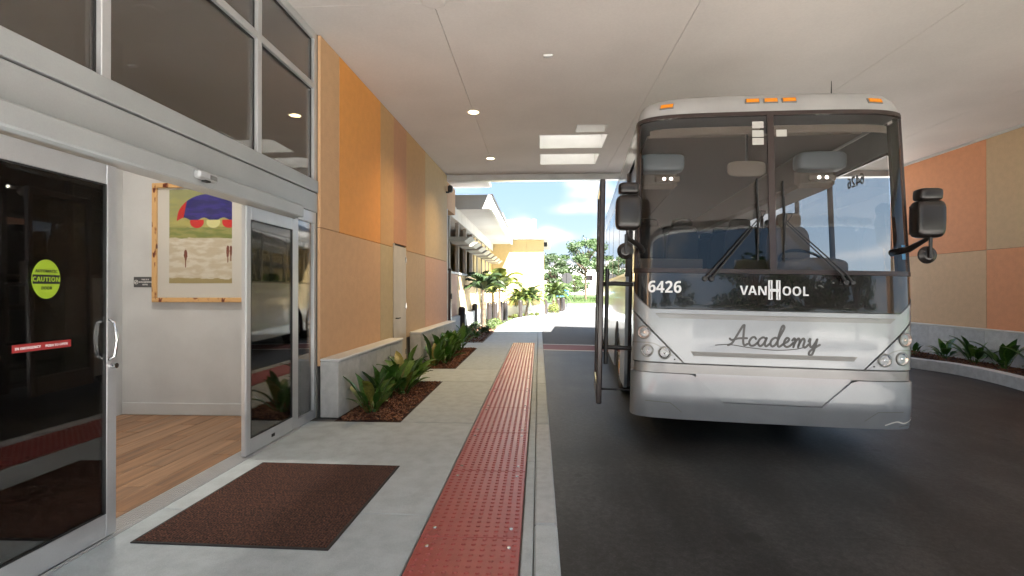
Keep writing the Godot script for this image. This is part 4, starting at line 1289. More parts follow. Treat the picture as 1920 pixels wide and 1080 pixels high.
		for i in edges.size() - 1:
			var l: float = edges[i]
			var r: float = edges[i + 1]
			var wn := put("side_window", patch(rect(minf(sg * (l + 0.03), sg * (r - 0.03)), maxf(sg * (l + 0.03), sg * (r - 0.03)), 1.73, 2.95), 0.004), M.glass_side, b)
			put("window_post", patch(rect(minf(sg * (r - 0.03), sg * (r + 0.03)), maxf(sg * (r - 0.03), sg * (r + 0.03)), 1.73, 2.95), 0.006, 0.04), M.brown, wn)
		put("window_rail", patch(rect(minf(sg * a0, sg * END), maxf(sg * a0, sg * END), 1.69, 1.73), 0.008, 0.03), M.brown, b)
		put("window_rail", patch(rect(minf(sg * a0, sg * END), maxf(sg * a0, sg * END), 2.95, 2.98), 0.008, 0.03), M.brown, b)
		for c in [2.35, 9.0, 10.35]:
			wheel(b, Vector3(sg * 1.1, 0.5, bus_pt(SE + c, 0.5).z), sg)
	put("side_number", wrap_text("6426", Rect2(SE + 0.55, 2.76, 0.36, 0.13), 0.007), M.black, b)
	put("rear_wall", bx(Vector3(-1.27, 0.35, -13.2), Vector3(1.27, 3.3, -13.0), 0.02), M.silver, b)
	put("chassis", bx(Vector3(-0.82, 0.32, -12.9), Vector3(0.82, 0.75, -0.62), 0.03), M.dark, b)
	put("wheel_well", bx(Vector3(-1.0, 0.75, -12.9), Vector3(1.0, 1.25, -1.75)), M.dark, b)
	# fittings of the doorway: jambs, step well and the open door leaf
	put("door_jamb", bx(Vector3(-1.28, 0.3, -1.5), Vector3(-1.2, 3.0, -1.43), 0.01), M.brown, b)
	put("door_jamb", bx(Vector3(-1.275, 0.3, -0.57), Vector3(-1.2, 3.0, -0.5), 0.01), M.brown, b)
	put("door_lintel", bx(Vector3(-1.24, 2.78, -1.43), Vector3(-1.18, 2.98, -0.57), 0.01), M.brown, b)
	for i in 3: put("step", bx(Vector3(-1.2, 0.34 + i * 0.22, -1.43), Vector3(-0.9 + i * 0.25, 0.38 + i * 0.22, -0.57), 0.01), M.rubber, b)
	var dr := Node3D.new()
	dr.name = "entry_door"
	b.add_child(dr)
	dr.position = Vector3(-1.62, 0, -0.42)
	var fm := MB.new()
	fm.span(Vector3(-0.03, 0.28, -0.06), Vector3(0.03, 2.72, 0.0), 0.012); fm.span(Vector3(-0.03, 0.28, -0.92), Vector3(0.03, 2.72, -0.86), 0.012)
	fm.span(Vector3(-0.029, 0.28, -0.86), Vector3(0.029, 0.5, -0.06), 0.012); fm.span(Vector3(-0.029, 2.64, -0.86), Vector3(0.029, 2.719, -0.06), 0.012)
	put("door_frame", fm, M.brown, dr)
	put("door_glass", bx(Vector3(-0.006, 0.5, -0.86), Vector3(0.006, 2.64, -0.06)), M.glass_side, dr)
	for y in [0.42, 0.88, 1.58]:
		var a := MB.new()
		a.tube([Vector3(0.03, y, -0.15), Vector3(0.15, y + 0.01, -0.1), Vector3(0.40, y, -0.13)], 0.024 if y > 0.5 else 0.012, 8)
		put("door_arm", a, M.black, dr)
	var gp := MB.new()
	gp.tube([Vector3(0.07, 0.7, -0.12), Vector3(0.07, 1.75, -0.12)], 0.022, 8)
	put("grab_pole", gp, M.black, dr)
	# mirrors
	for e in [[-1.39, 2.27, 2.505, -1.41, 1.90, -1.25], [1.262, 2.21, 2.43, 1.265, 1.888, 1.2]]:
		var mr := put("mirror_housing", pillow(Vector3(e[0], e[1], 0.10), Vector3(0.125, 0.17, 0.085), 0.42), M.mirror_shell, b)
		put("upper_housing", pillow(Vector3(e[0], e[2], 0.10), Vector3(0.10, 0.058, 0.075), 0.45), M.mirror_shell, mr)
		put("mirror_glass", bx(Vector3(e[0] - 0.1, e[1] - 0.13, 0.01), Vector3(e[0] + 0.1, e[1] + 0.13, 0.014)), M.chrome, mr)
		var ar := MB.new()
		ar.tube([Vector3(e[5] * 0.97, 1.93, -0.25), Vector3(e[5], 1.95, -0.05), Vector3(e[0], 2.03, 0.09), Vector3(e[0], 2.12, 0.1)], [0.036, 0.03, 0.02, 0.018], 10)
		put("mirror_arm", ar, M.mirror_shell, mr)
		var rd := MB.new()
		rd.lathe([Vector2(0, 0.035), Vector2(0.045, 0.03), Vector2(0.075, 0.012), Vector2(0.08, 0.0), Vector2(0.07, -0.01), Vector2(0, -0.012)], Transform3D(Basis(Vector3(1, 0, 0), Vector3(0, 0, 1), Vector3(0, -1, 0)), Vector3(e[3], e[4], 0.1)), 24)
		put("round_mirror", rd, M.mirror_shell, mr)
		put("round_mirror_stem", bx(Vector3(e[3] - 0.014, e[4] - 0.03, 0.135), Vector3(e[3] + 0.014, e[4] + 0.16, 0.155), 0.006), M.black, mr)
	# wipers
	for e in [[-1.0, -0.63, 1.645, -0.139, 2.255, 1.82, 2.64], [1.0, 0.70, 1.628, 0.103, 2.23, 1.82, 2.61]]:
		var wp := Node3D.new()
		wp.name = "wiper"
		b.add_child(wp, true)
		var am := MB.new()
		for o in [0.0, 0.055]:
			var sA := Vector2(e[1] - e[0] * o, e[2])
			var p0 := on(sA.x, sA.y, 0.03)
			var p1 := on(lerpf(sA.x, e[3], 0.12), lerpf(sA.y, e[4], 0.12), 0.075)
			var p2 := on(e[3] - e[0] * o * 0.5, e[4] - 0.02, 0.07)
			am.tube([p0, p1, p1.lerp(p2, 0.3), p2], [0.016, 0.011, 0.007, 0.005], 8)
		put("wiper_arm", am, M.black, wp)
		var hub := disc(Vector2(e[1], e[2]), 0.0, [Vector2(0, 0.05), Vector2(0.022, 0.048), Vector2(0.028, 0.0)])
		put("wiper_hub", hub, M.black, wp)
		put("wiper_hub", disc(Vector2(e[1] - e[0] * 0.06, e[2]), 0.0, [Vector2(0, 0.05), Vector2(0.024, 0.048), Vector2(0.03, 0.0)]), M.black, wp)
		var bl := MB.new()
		var line := []
		for i in 9: line.append(on(e[3], lerpf(e[5], e[6], i / 8.0), 0.016))
		bl.tube(line, 0.008, 6)
		line = []
		for i in 5: line.append(on(e[3], lerpf(lerpf(e[5], e[6], 0.2), lerpf(e[5], e[6], 0.8), i / 4.0), 0.03 + 0.018 * sin(PI * i / 4.0)))
		bl.tube(line, 0.008, 6)
		bl.tube([on(e[3], e[4] - 0.06, 0.04), on(e[3], e[4] + 0.05, 0.07)], 0.015, 6)
		put("wiper_blade", bl, M.black, wp)
		var hs := MB.new()
		hs.tube([on(e[3] + 0.01, e[4] - 0.04, 0.075), on(e[3] + 0.05, e[4] + 0.02, 0.08), on(e[3] + 0.06, e[4] + 0.045, 0.07), on(e[3] + 0.02, e[4] + 0.05, 0.06)], 0.005, 6)
		put("washer_hose", hs, M.black, wp)
	coach_inside(b)

func wheel(b: Node3D, at: Vector3, sg: float):
	var w := Node3D.new()
	w.name = "wheel"
	b.add_child(w, true)
	w.transform = Transform3D(Basis(Vector3(0, 0, 1), Vector3(sg, 0, 0), Vector3(0, 1, 0)), at)
	var t := MB.new()
	t.lathe([Vector2(0.29, 0.13), Vector2(0.34, 0.15), Vector2(0.46, 0.14), Vector2(0.495, 0.11), Vector2(0.5, 0.0), Vector2(0.495, -0.12), Vector2(0.3, -0.15)], Transform3D.IDENTITY, 32)
	put("tyre", t, M.rubber, w)
	var r := MB.new()
	r.lathe([Vector2(0, 0.12), Vector2(0.09, 0.12), Vector2(0.12, 0.05), Vector2(0.24, 0.06), Vector2(0.28, 0.13), Vector2(0.295, 0.14), Vector2(0.295, 0.1)], Transform3D.IDENTITY, 32)
	put("rim", r, M.chrome, w)

func coach_inside(b: Node3D):
	put("cab_floor", bx(Vector3(-0.82, 0.76, -1.74), Vector3(1.18, 0.82, -0.55)), M.bus_in, b)
	put("saloon_floor", bx(Vector3(-1.18, 1.26, -12.9), Vector3(1.18, 1.32, -1.75)), M.bus_in, b)
	put("ceiling_lining", bx(Vector3(-1.12, 3.24, -12.9), Vector3(1.12, 3.27, -0.75)), M.bus_in, b)
	put("rear_lining", bx(Vector3(-1.18, 1.32, -12.95), Vector3(1.18, 3.24, -12.9)), M.bus_in, b)
	var da := put("dashboard", patch(rect(-1.15, 1.15, 1.42, 1.70), -0.14), M.bus_in, b)
	put("dash_top", bx(Vector3(-1.1, 1.66, -0.95), Vector3(1.1, 1.72, -0.30), 0.03), M.bus_in, da)
	put("binnacle", pillow(Vector3(0.66, 1.80, -0.78), Vector3(0.34, 0.11, 0.16), 0.6), M.bus_in, da)
	put("dash_front", bx(Vector3(-0.75, 0.85, -0.95), Vector3(1.1, 1.655, -0.9), 0.02), M.bus_in, da)
	var sw := MB.new()
	var ring := []
	var bs := Basis(Vector3.RIGHT, -0.9)
	for i in 33: ring.append(Vector3(0.68, 1.88, -1.08) + bs * Vector3(cos(TAU * i / 32) * 0.24, sin(TAU * i / 32) * 0.24, 0))
	sw.tube(ring, 0.016, 8, false)
	for a in [0.3, PI - 0.3, -PI / 2]: sw.tube([Vector3(0.68, 1.88, -1.08), Vector3(0.68, 1.88, -1.08) + bs * Vector3(cos(a) * 0.24, sin(a) * 0.24, 0)], 0.014, 6)
	put("steering_wheel", sw, M.black, b)
	var ds := put("driver_seat", pillow(Vector3(0.72, 1.98, -1.62), Vector3(0.25, 0.38, 0.08), 0.5), M.bus_in, b)
	put("headrest", pillow(Vector3(0.72, 2.42, -1.62), Vector3(0.14, 0.1, 0.06), 0.5), M.bus_in, ds)
	put("cushion", pillow(Vector3(0.72, 1.5, -1.35), Vector3(0.26, 0.09, 0.26), 0.5), M.bus_in, ds)
	for sg in [-1.0, 1.0]:
		var bn := put("luggage_bin", bx(Vector3(minf(sg * 0.68, sg * 1.13), 2.78, -12.5), Vector3(maxf(sg * 0.68, sg * 1.13), 3.2, -1.3), 0.05), M.bus_in, b)
		put("bin_end", pillow(Vector3(sg * 0.90, 3.06, -1.22), Vector3(0.27, 0.11, 0.12), 0.4), M.sign_blue, bn)
		put("reading_lamp_panel", bx(Vector3(sg * 0.85 - 0.14, 2.80, -1.05), Vector3(sg * 0.85 + 0.14, 2.87, -1.0), 0.01), M.bus_in, bn)
		for i in 2:
			var ln := MB.new()
			ln.lathe([Vector2(0, 0.004), Vector2(0.016, 0.003), Vector2(0.018, 0)], Transform3D(Basis(Vector3(1, 0, 0), Vector3(0, 0, 1), Vector3(0, -1, 0)), Vector3(sg * 0.85 - 0.04 + i * 0.08, 2.835, -1.0)), 12)
			put("reading_lamp_light", ln, glow(Color(1, 0.97, 0.9), 1.2), bn)
	var mirror := put("cab_mirror", pillow(Vector3(-0.08, 2.86, -0.65), Vector3(0.20, 0.085, 0.02), 0.5), M.bus_in, b)
	put("mirror_stem", bx(Vector3(-0.09, 2.94, -0.66), Vector3(-0.07, 3.23, -0.64)), M.black, mirror)
	for r in 8:
		for sg in [-1.0, 1.0]:
			for u in [0.40, 0.88]:
				var z := -2.35 - r * 0.92
				var st := put("passenger_seat", pillow(Vector3(sg * u, 2.05, z - 0.12), Vector3(0.225, 0.42, 0.07), 0.45, Basis(Vector3.RIGHT, 0.12), 14, 8), M.seat, b)
				put("headrest", pillow(Vector3(sg * u, 2.47, z - 0.17), Vector3(0.15, 0.10, 0.055), 0.5, Basis(Vector3.RIGHT, 0.12), 12, 8), M.seat, st)
				put("cushion", pillow(Vector3(sg * u, 1.72, z + 0.12), Vector3(0.225, 0.07, 0.22), 0.45, Basis.IDENTITY, 12, 8), M.seat, st)
	var pn := put("guard_panel", bx(Vector3(0.15, 1.32, -1.86), Vector3(1.15, 1.95, -1.83), 0.01), M.bus_in, b)
	put("guard_panel", bx(Vector3(-1.15, 1.32, -1.86), Vector3(-0.25, 1.95, -1.83), 0.01), M.bus_in, b)

# ---------------------------------------------------------------- planting
var blades := []
func make_blades():
	for k in 4:
		var L: float = [0.62, 0.52, 0.70, 0.45][k]
		var W: float = [0.075, 0.062, 0.07, 0.055][k]
		var th: float = [0.18, 0.45, 0.3, 0.7][k]
		var bend: float = [0.55, 0.95, 1.25, 1.0][k]
		var m := MB.new()
		var p := Vector3.ZERO
		var prev := []
		var n := 8
		for i in n + 1:
			var t := float(i) / n
			var a := th + bend * t * t
			var u := clampf((t - 0.28) / 0.72, 0.0, 1.0)
			var w := maxf(0.006, W * pow(sin(PI * pow(u, 0.8)), 0.75)) if u > 0.0 and u < 1.0 else (0.006 if u == 0.0 else 0.001)
			var wave := sin(t * 9.0 + k) * 0.006
			var up := Vector3(-cos(a), sin(a), 0)
			var row := [p + Vector3(0, 0, -w) + up * (w * 0.35 + wave), p, p + Vector3(0, 0, w) + up * (w * 0.35 - wave)]
			var nr := [(up + Vector3(0, 0, 0.33)).normalized(), up, (up + Vector3(0, 0, -0.33)).normalized()]
			if i > 0:
				for e in 2:
					m.tri(prev[0][e], prev[0][e + 1], row[e + 1], prev[1][e], prev[1][e + 1], nr[e + 1])
					m.tri(prev[0][e], row[e + 1], row[e], prev[1][e], nr[e + 1], nr[e])
			prev = [row, nr]
			p += Vector3(sin(a), cos(a), 0) * (L / n)
		blades.append(m.mesh())

func clump(label: String, at: Vector3, n: int, size: float, group: String, tone := 0):
	var c := thing("leafy_plant", label, "plant", at, rng.randf() * TAU, group)
	var st := MB.new()
	st.lathe([Vector2(0.05, -0.02), Vector2(0.035, 0.04), Vector2(0, 0.05)], Transform3D.IDENTITY, 8)
	put("crown_base", st, M.leaf1, c)
	for i in n:
		var k := rng.randi() % 4
		var o := put("leaf", blades[k], M["leaf%d" % (3 if rng.randf() < 0.05 else [0, 1, 0, 2, 2][(i + tone) % 5])], c)
		var a := i * 2.39996 + rng.randf_range(-0.4, 0.4)
		var s := size * rng.randf_range(0.55, 1.2)
		o.transform = Transform3D(Basis(Vector3.UP, a) * Basis(Vector3.BACK, rng.randf_range(-0.3, 0.15)) * Basis.from_scale(Vector3(s, s, s * rng.randf_range(0.9, 1.3))), Vector3(cos(a) * 0.05, 0.0, -sin(a) * 0.05) * rng.randf_range(0.3, 1.8))

func leaf_cloud(n: int, c: Array, size: float, seed_: int) -> MB:
	# leaf-sized faces spread through a set of ellipsoids [centre, radii]
	var r := RandomNumberGenerator.new()
	r.seed = seed_
	var m := MB.new()
	for i in n:
		var e: Array = c[r.randi() % c.size()]
		var d := Vector3(r.randfn(), r.randfn(), r.randfn()).normalized() * pow(r.randf(), 0.45)
		var p: Vector3 = e[0] + d * e[1]
		var b := Basis(Vector3(r.randfn(), r.randfn(), r.randfn()).normalized(), r.randf() * TAU)
		var s := size * r.randf_range(0.6, 1.3)
		var nn := b * Vector3(0, 0, 1)
		if nn.dot(d + Vector3(0, 0.6, 0)) < 0.0: nn = -nn
		var q := [p - b.x * s, p - b.y * s * 0.42, p + b.x * s, p + b.y * s * 0.42]
		m.tri(q[0], q[1], q[2], nn, nn, nn)
		m.tri(q[0], q[2], q[3], nn, nn, nn)
	return m

func tree(called: String, label: String, at: Vector3, h: float, r: float, n: int, leaf: float, tone: int, seed_: int, group := "", trunk := 0.3):
	var t := thing(called, label, "tree", at, 0, group)
	var g := RandomNumberGenerator.new()
	g.seed = seed_
	var tr := MB.new()
	var fork := h * trunk
	tr.tube([Vector3.ZERO, Vector3(0.04, fork * 0.5, 0.02), Vector3(-0.03, fork, 0), Vector3(0.05, h * 0.6, 0.05), Vector3(0, h * 0.85, 0)], [h * 0.022, h * 0.017, h * 0.014, h * 0.008, h * 0.003], 8)
	var clouds := []
	for i in 34:
		var a := i * 2.4 + g.randf() * 0.5
		var y := lerpf(fork * 1.25, h * 0.93, pow(g.randf(), 0.8))
		var k := (y - fork) / (h - fork)
		var reach := r * sin(PI * clampf(0.18 + k * 0.78, 0, 1)) * g.randf_range(0.45, 0.95)
		var tip := Vector3(cos(a) * reach, y, sin(a) * reach)
		tr.tube([Vector3(0, lerpf(fork, y, 0.45), 0), Vector3(tip.x * 0.5, lerpf(fork, y, 0.8), tip.z * 0.5), tip], [h * 0.008, h * 0.005, h * 0.002], 5)
		clouds.append([tip, Vector3(r * 0.27, r * 0.17, r * 0.27) * g.randf_range(0.6, 1.3)])
	clouds.append([Vector3(0, h * 0.9, 0), Vector3(r * 0.4, h * 0.1, r * 0.4)])
	put("trunk", tr, M.bark, t)
	put("crown", leaf_cloud(n, clouds, leaf, seed_ + 1), M["tree%d" % tone], t)

func palm(label: String, at: Vector3, trunk: float, L: float, n: int, tone: int, upright: float, lean_: float, wide := 0.35, called := "palm_tree"):
	var p := thing(called, label, "palm", at, rng.randf() * 6.0, "palms along the curved sidewalk")
	var top := Vector3(lean_, trunk, 0)
	var tr := MB.new()
	tr.tube([Vector3.ZERO, Vector3(lean_ * 0.3, trunk * 0.5, 0), top], [0.085, 0.06, 0.05], 10)
	for k in 7: tr.tube([Vector3(lean_ * 0.08 * k, trunk * 0.13 * k, 0), Vector3(lean_ * 0.08 * k, trunk * 0.13 * k + 0.02, 0)], 0.088 - k * 0.004, 10)
	put("trunk", tr, M.bark, p)
	for i in n:
		var m := MB.new()
		var a := i * 2.39996
		var th := lerpf(0.15, upright, float(i) / n)
		var pos := top
		var pts := [pos]
		var seg := 10
		var out := Vector3(cos(a), 0, sin(a))
		var side := Vector3(-sin(a), 0, cos(a))
		for k in seg:
			var t := float(k + 1) / seg
			var ang := th + t * t * 1.35
			var dir := out * sin(ang) + Vector3.UP * cos(ang)
			pos += dir * L / seg
			pts.append(pos)
			if k >= 1:
				for sg in [-1.0, 1.0]:
					for j in 3:
						var b: Vector3 = pts[k].lerp(pos, j / 3.0)
						var ll := L * wide * (1.15 - 0.75 * absf(t - 0.45))
						var d: Vector3 = (side * sg * 0.8 + dir * 0.7 + Vector3(0, 0.25 - 0.5 * t, 0) + Vector3(rng.randfn(), rng.randfn(), rng.randfn()) * 0.06).normalized()
						var w := dir * 0.018 * (L / 0.9 + 0.3)
						var tip := b + d * ll - Vector3(0, ll * 0.2, 0)
						m.ftri(b - w, b + w, b + d * ll * 0.55 + w * 0.7, Vector3.UP)
						m.ftri(b - w, b + d * ll * 0.55 + w * 0.7, tip, Vector3.UP)
		m.tube(pts, [0.016, 0.015, 0.014, 0.013, 0.012, 0.011, 0.01, 0.008, 0.007, 0.005, 0.003], 5)
		put("frond", m, M["tree%d" % tone], p)

func shrub(label: String, at: Vector3, r: float, h: float, tone: int, group: String, n := 260, leaf := 0.045):
	var s := thing("shrub", label, "shrub", at, 0, group)
	var sd := rng.randi() % 10000
	var st := MB.new()
	for i in 5:
		var a := i * 1.3
		st.tube([Vector3(0, -0.01, 0), Vector3(cos(a) * r * 0.3, h * 0.4, sin(a) * r * 0.3), Vector3(cos(a) * r * 0.6, h * 0.75, sin(a) * r * 0.6)], 0.006, 5)
	put("stem", st, M.bark, s)
	var c := []
	for i in 6: c.append([Vector3(cos(i * 1.05) * r * 0.5, h * (0.35 + 0.1 * (i % 3)), sin(i * 1.05) * r * 0.5), Vector3(r * 0.5, h * 0.4, r * 0.5)])
	put("foliage", leaf_cloud(n, c, leaf, sd), M["tree%d" % tone], s)

func beds_and_plants():
	make_blades()
	setting("planting_bed", bx(Vector3(-2.34, -0.15, -8.29), Vector3(-1.575, -0.008, -5.74)), M.soil, "mulched bed between storefront and service door")
	setting("planting_bed", bx(Vector3(-2.3, -0.15, -13.09), Vector3(-1.585, -0.008, -9.64)), M.soil, "mulched bed past the service door")
	setting("planting_bed", flat_poly([Vector2(-2.55, -14.44), Vector2(-1.59, -14.44), Vector2(-1.59, -21.6), Vector2(-1.51, -23.5), Vector2(-1.26, -26.6), Vector2(-0.34, -30.7), Vector2(1.03, -33.6), Vector2(2.18, -41), Vector2(0.4, -41), Vector2(0.36, -29.46), Vector2(-2.66, -29.46)], -0.2, -0.006), M.chip, "long mulched bed along the curved sidewalk")
	chips("mulch", "red brown bark mulch in the bed between storefront and service door", -2.3, -1.6, -8.25, -5.78, -0.004, 1900)
	chips("mulch", "red brown bark mulch in the bed past the service door", -2.28, -1.61, -13.05, -9.7, -0.004, 1800)
	chips("mulch", "red brown bark mulch around the bollards", -2.5, -1.62, -21, -14.5, -0.003, 1500)
	var A := "leafy plants in the bed by the storefront"
	clump("low leafy plant at the bed corner closest to the glass sidelight", Vector3(-2.02, 0, -6.15), 20, 0.86, A)
	var nth := ["first", "second", "third", "fourth", "fifth", "sixth", "seventh", "eighth", "ninth"]
	var ni := 0
	for e in [[-2.0, -8.08, 0.85], [-2.08, -7.75, 0.95], [-1.95, -7.25, 0.85], [-2.1, -6.9, 0.9]]:
		ni += 1
		clump(nth[ni - 1] + " broad-leaved plant from the service door, in the thicket towards the storefront", Vector3(e[0], 0, e[1]), 20, e[2], A, 1)
	for e in [[-2.05, -9.95, 0.92], [-1.9, -10.35, 0.82], [-2.08, -10.8, 0.98], [-1.92, -11.35, 0.9], [-2.1, -11.9, 1.0], [-1.95, -12.5, 0.95]]:
		ni += 1
		clump(nth[ni - 5] + " broad-leaved plant from the service door, in the bed towards the bollards", Vector3(e[0], 0, e[1]), 18, e[2], "leafy plants past the service door", 2)
	for e in [[-2.15, -14.9, 0.7], [-2.3, -15.6, 0.75], [-1.95, -15.9, 0.55], [-2.2, -16.6, 0.6]]:
		ni += 1
		clump(nth[ni - 11] + " short leafy plant past the gate post, counting towards the slim young palm", Vector3(e[0], 0, e[1]), 14, e[2], "short plants by the bollards", 0)
	var P := [[8.15, -11.6, 0.62, 14], [8.35, -11.0, 0.8, 18], [8.38, -10.3, 0.78, 20], [8.3, -9.6, 0.86, 18], [8.3, -8.9, 0.85, 18]]
	for i in P.size():
		clump(["small low plant at the end of the curved planter hidden partly by the bus", "leafy plant second from the bus along the curved planter", "leafy plant in the middle of the curved planter", "tall-leaved plant with one upright broad leaf in the curved planter", "leafy plant farthest from the bus in the curved planter"][i], Vector3(P[i][0], 0.085, P[i][1]), P[i][3], P[i][2], "plants in the curved planter", i)
	for e in [[-1.85, -17.6, 0.2, 0.28, 0], [-2.3, -18.3, 0.28, 0.4, 1], [-1.8, -19.3, 0.25, 0.3, 2], [-1.95, -20.2, 0.3, 0.35, 2], [-1.85, -21.2, 0.3, 0.35, 2], [-1.8, -22.0, 0.25, 0.3, 3]]:
		ni += 1
		shrub(nth[ni - 15] + " low bushy shrub of the long bed, counting from the gate post", Vector3(e[0], 0, e[1]), e[2], e[3], e[4], "low shrubs in the long bed")
	for e in [[-1.7, -26.4], [-1.3, -27.6], [-0.9, -28.6], [-0.4, -29.1], [-0.1, -29.2]]:
		ni += 1
		shrub(nth[ni - 21] + " reddish low shrub from the sunlit wall, below the yellow pavilion wall", Vector3(e[0], 0, e[1]), 0.2, 0.22, 3, "reddish low shrubs", 120)
	shrub("bright yellow shrub between the bollards past the pavilion corner", Vector3(0.95, 0, -32.6), 0.4, 0.75, 3, "", 500, 0.06)
	palm("slim young palm in shade behind the second dark bollard", Vector3(-2.02, -0.01, -18.9), 1.5, 0.95, 11, 1, 1.15, 0.05)
	palm("sunlit arching palm in front of the sunlit wall", Vector3(-1.78, -0.01, -23.2), 1.5, 1.35, 10, 3, 1.2, 0.08)
	palm("small sunlit palm behind the row of bollards", Vector3(-2.2, -0.01, -24.6), 1.3, 0.8, 8, 3, 1.2, 0.0)
	palm("pygmy palm with feathery round crown, leaning outward by the pavilion wall", Vector3(-0.72, -0.01, -28.9), 0.95, 1.15, 26, 2, 1.5, 0.22, 0.22)
	palm("shorter twin pygmy palm leaning the other way by the pavilion wall", Vector3(-1.02, -0.01, -28.6), 0.9, 1.0, 24, 3, 1.5, -0.12, 0.22)
	palm("green pygmy palm past the pavilion corner", Vector3(1.0, -0.01, -34.6), 1.1, 1.3, 26, 2, 1.5, 0.1, 0.22)
	palm("dark green pygmy palm beside the far bollards", Vector3(1.55, -0.01, -37.0), 1.1, 1.2, 26, 0, 1.5, 0.1, 0.22)

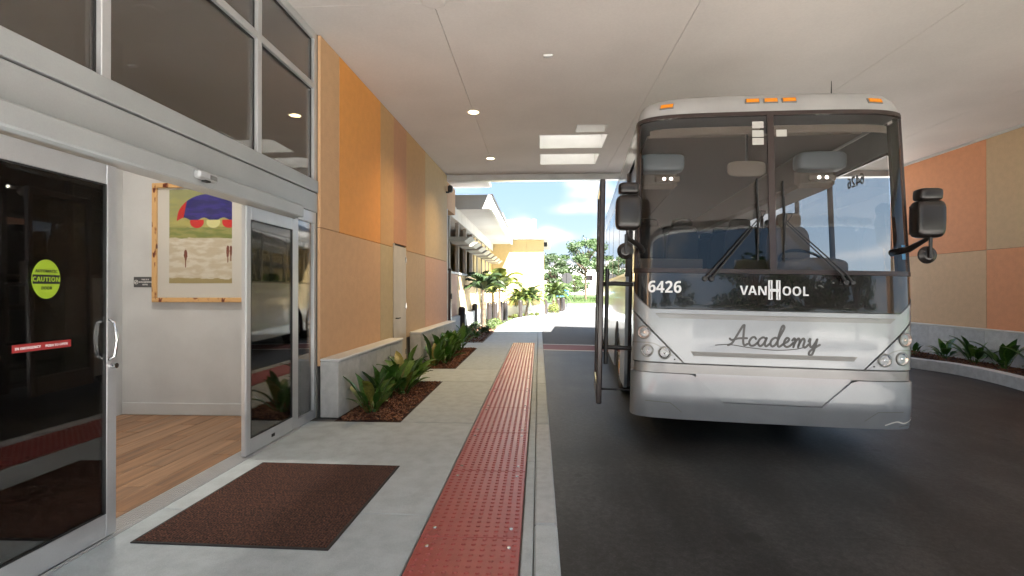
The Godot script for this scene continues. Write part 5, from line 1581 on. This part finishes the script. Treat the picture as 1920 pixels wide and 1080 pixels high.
func street_things():
	var B := [[-2.5, -16.6], [-2.55, -20.4], [-2.4, -22.0], [-2.18, -22.5], [-1.97, -23.1], [-1.78, -23.9], [-1.62, -24.9], [-0.98, -27.6], [0.42, -31.2], [1.25, -33.3], [1.52, -34.6], [1.75, -36.2]]
	var proto: Node3D = null
	for i in B.size():
		var lb: String = "dark round-topped bollard among the leafy plants by the screen wall" if i == 0 else ("dark round-topped bollard behind the slim young palm" if i == 1 else (["first", "second", "third", "fourth", "fifth"][i - 2] + " sunlit dark bollard after the slim young palm, in the row along the sunlit wall" if i < 7 else ("lone bollard before the pygmy palms" if i == 7 else ["first", "second", "third", "fourth"][i - 8] + " dark bollard beyond the pavilion corner")))
		var o: Node3D
		if proto == null:
			proto = thing("bollard", lb, "bollard", Vector3(B[i][0], -0.01, B[i][1]), 0, "bollards along the sidewalk")
			var m := MB.new()
			m.lathe([Vector2(0.115, 0), Vector2(0.115, 0.74), Vector2(0.11, 0.745), Vector2(0.11, 0.755), Vector2(0.115, 0.76), Vector2(0.115, 0.84)], Transform3D.IDENTITY, 20)
			put("post_shaft", m, M.bollard, proto)
			var d := MB.new()
			d.lathe([Vector2(0.118, 0.84), Vector2(0.118, 0.86), Vector2(0.105, 0.91), Vector2(0.07, 0.945), Vector2(0, 0.96)], Transform3D.IDENTITY, 20)
			put("dome", d, M.bollard, proto)
		else:
			o = proto.duplicate()
			o.name = numbered("bollard")
			add_child(o)
			o.position = Vector3(B[i][0], -0.01, B[i][1])
			o.set_meta("label", lb)
	var s := thing("stop_sign", "grey back of an octagonal road sign on a pole by the far trees", "road sign", Vector3(2.1, -0.1, -38.2))
	var oc := PackedVector2Array()
	for i in 8: oc.append(Vector2(cos(TAU * (i + 0.5) / 8), sin(TAU * (i + 0.5) / 8)) * 0.42)
	var om := MB.new()
	om.prism(oc, -0.03, -0.025, Transform3D(Basis.IDENTITY, Vector3(0, 2.45, 0)))
	put("sign_plate", om, M.steel_dull, s)
	put("pole", bx(Vector3(-0.03, 0, -0.024), Vector3(0.03, 2.8, 0.02), 0.006), M.steel_dull, s)
	var bs := thing("blue_sign", "small blue sign among the far palms", "sign", Vector3(2.0, -0.1, -43))
	put("sign_plate", bx(Vector3(-0.5, 1.0, 0), Vector3(0.5, 1.6, 0.04), 0.01), mat(lin(0.05, 0.2, 0.45), 0.5), bs)
	put("pole", bx(Vector3(-0.03, 0, -0.05), Vector3(0.03, 1.6, -0.005)), M.steel_dull, bs)
	tree("street_tree", "tall airy tree with open crown on the far lawn", Vector3(6.9, -0.1, -76), 9.6, 3.4, 5200, 0.17, 0, 5, "far trees")
	tree("street_tree", "dense dark tree just past the pavilion corner", Vector3(1.6, -0.1, -58), 5.8, 2.3, 3600, 0.14, 1, 9, "far trees", 0.2)
	tree("street_tree", "low young tree beneath the tall airy tree", Vector3(5.1, -0.1, -73), 3.8, 1.5, 1300, 0.13, 2, 12, "far trees", 0.25)
	tree("street_tree", "pale tree seen through the bus doorway glass", Vector3(11.5, -0.1, -80), 8.5, 3.0, 3500, 0.17, 2, 15, "far trees")
	for i in 9:
		tree("distant_tree", ["first", "second", "third", "fourth", "fifth", "sixth", "seventh", "eighth", "ninth"][i] + " tree of the distant line beyond the lawn, counting from the pavilion side", Vector3(-16 + i * 9.0 + (i % 3) * 2.0, -0.1, -135 - (i % 4) * 6), 6.0 + (i % 3) * 1.6, 4.2, 1500, 0.4, i % 3, 40 + i, "distant trees", 0.15)
	setting("lawn", flat_poly([Vector2(-10, -60), Vector2(2.9, -58), Vector2(30, -62), Vector2(60, -120), Vector2(-40, -120)], -0.3, -0.02), M.lawn, "bright green lawn beyond the road")
	var tuft := MB.new()
	for i in 2600:
		var p := Vector3(rng.randf_range(-2, 22), -0.03, rng.randf_range(-92, -62))
		var a := rng.randf() * TAU
		tuft.ftri(p + Vector3(cos(a), 0, sin(a)) * 0.06, p - Vector3(cos(a), 0, sin(a)) * 0.06, p + Vector3(rng.randf_range(-0.1, 0.1), rng.randf_range(0.15, 0.5), 0), Vector3(0, 0.5, 1))
	tag(put("grass", tuft, M.tree2), "tall bright grass on the far lawn", "grass", "", "stuff")
	var wb := thing("white_building", "long white building far behind the trees", "building", Vector3(14, -0.1, -165))
	put("wall", bx(Vector3(-26, 0, -10), Vector3(26, 8.5, 0)), M.cap, wb)
	put("roof", bx(Vector3(-26.4, 8.5, -10.4), Vector3(26.4, 9.1, 0.4)), M.white, wb)
	put("roof_tank", bx(Vector3(-9, 9.1, -6), Vector3(-6, 12, -3), 0.2), M.fascia, wb)
	for i in 14:
		put("window", bx(Vector3(-24 + i * 3.6, 4.6, 0.01), Vector3(-22 + i * 3.6, 6.2, 0.08)), M.band, wb)

# ---------------------------------------------------------------- what the glass and paint mirror, behind the lens
func behind():
	for i in 6:
		tree("garden_tree", "tree on the lawn facing the canopy's entry side", Vector3(-9 + i * 5.2, -0.1, 27 + (i % 3) * 4.0), 5.0 + (i % 3) * 1.2, 2.6, 1600, 0.2, i % 2, 80 + i, "trees facing the canopy entry")
	for i in 3:
		tree("garden_tree", ["first", "second", "third"][i] + " dense tree at the drive bend facing the bus, counting from the storefront side", Vector3(6.2 + i * 3.0, -0.1, 13.5 + i % 2), 7.0 - i * 0.5, 2.6, 3200, 0.17, i % 2, 95 + i, "trees facing the canopy entry", 0.15)
	for i in 5:
		shrub("clipped bush on the lawn facing the canopy's entry side", Vector3(3.2 + i * 1.5, -0.1, 17.5 + (i % 2)), 1.1, 1.5, i % 2, "bushes facing the canopy entry", 1500, 0.09)
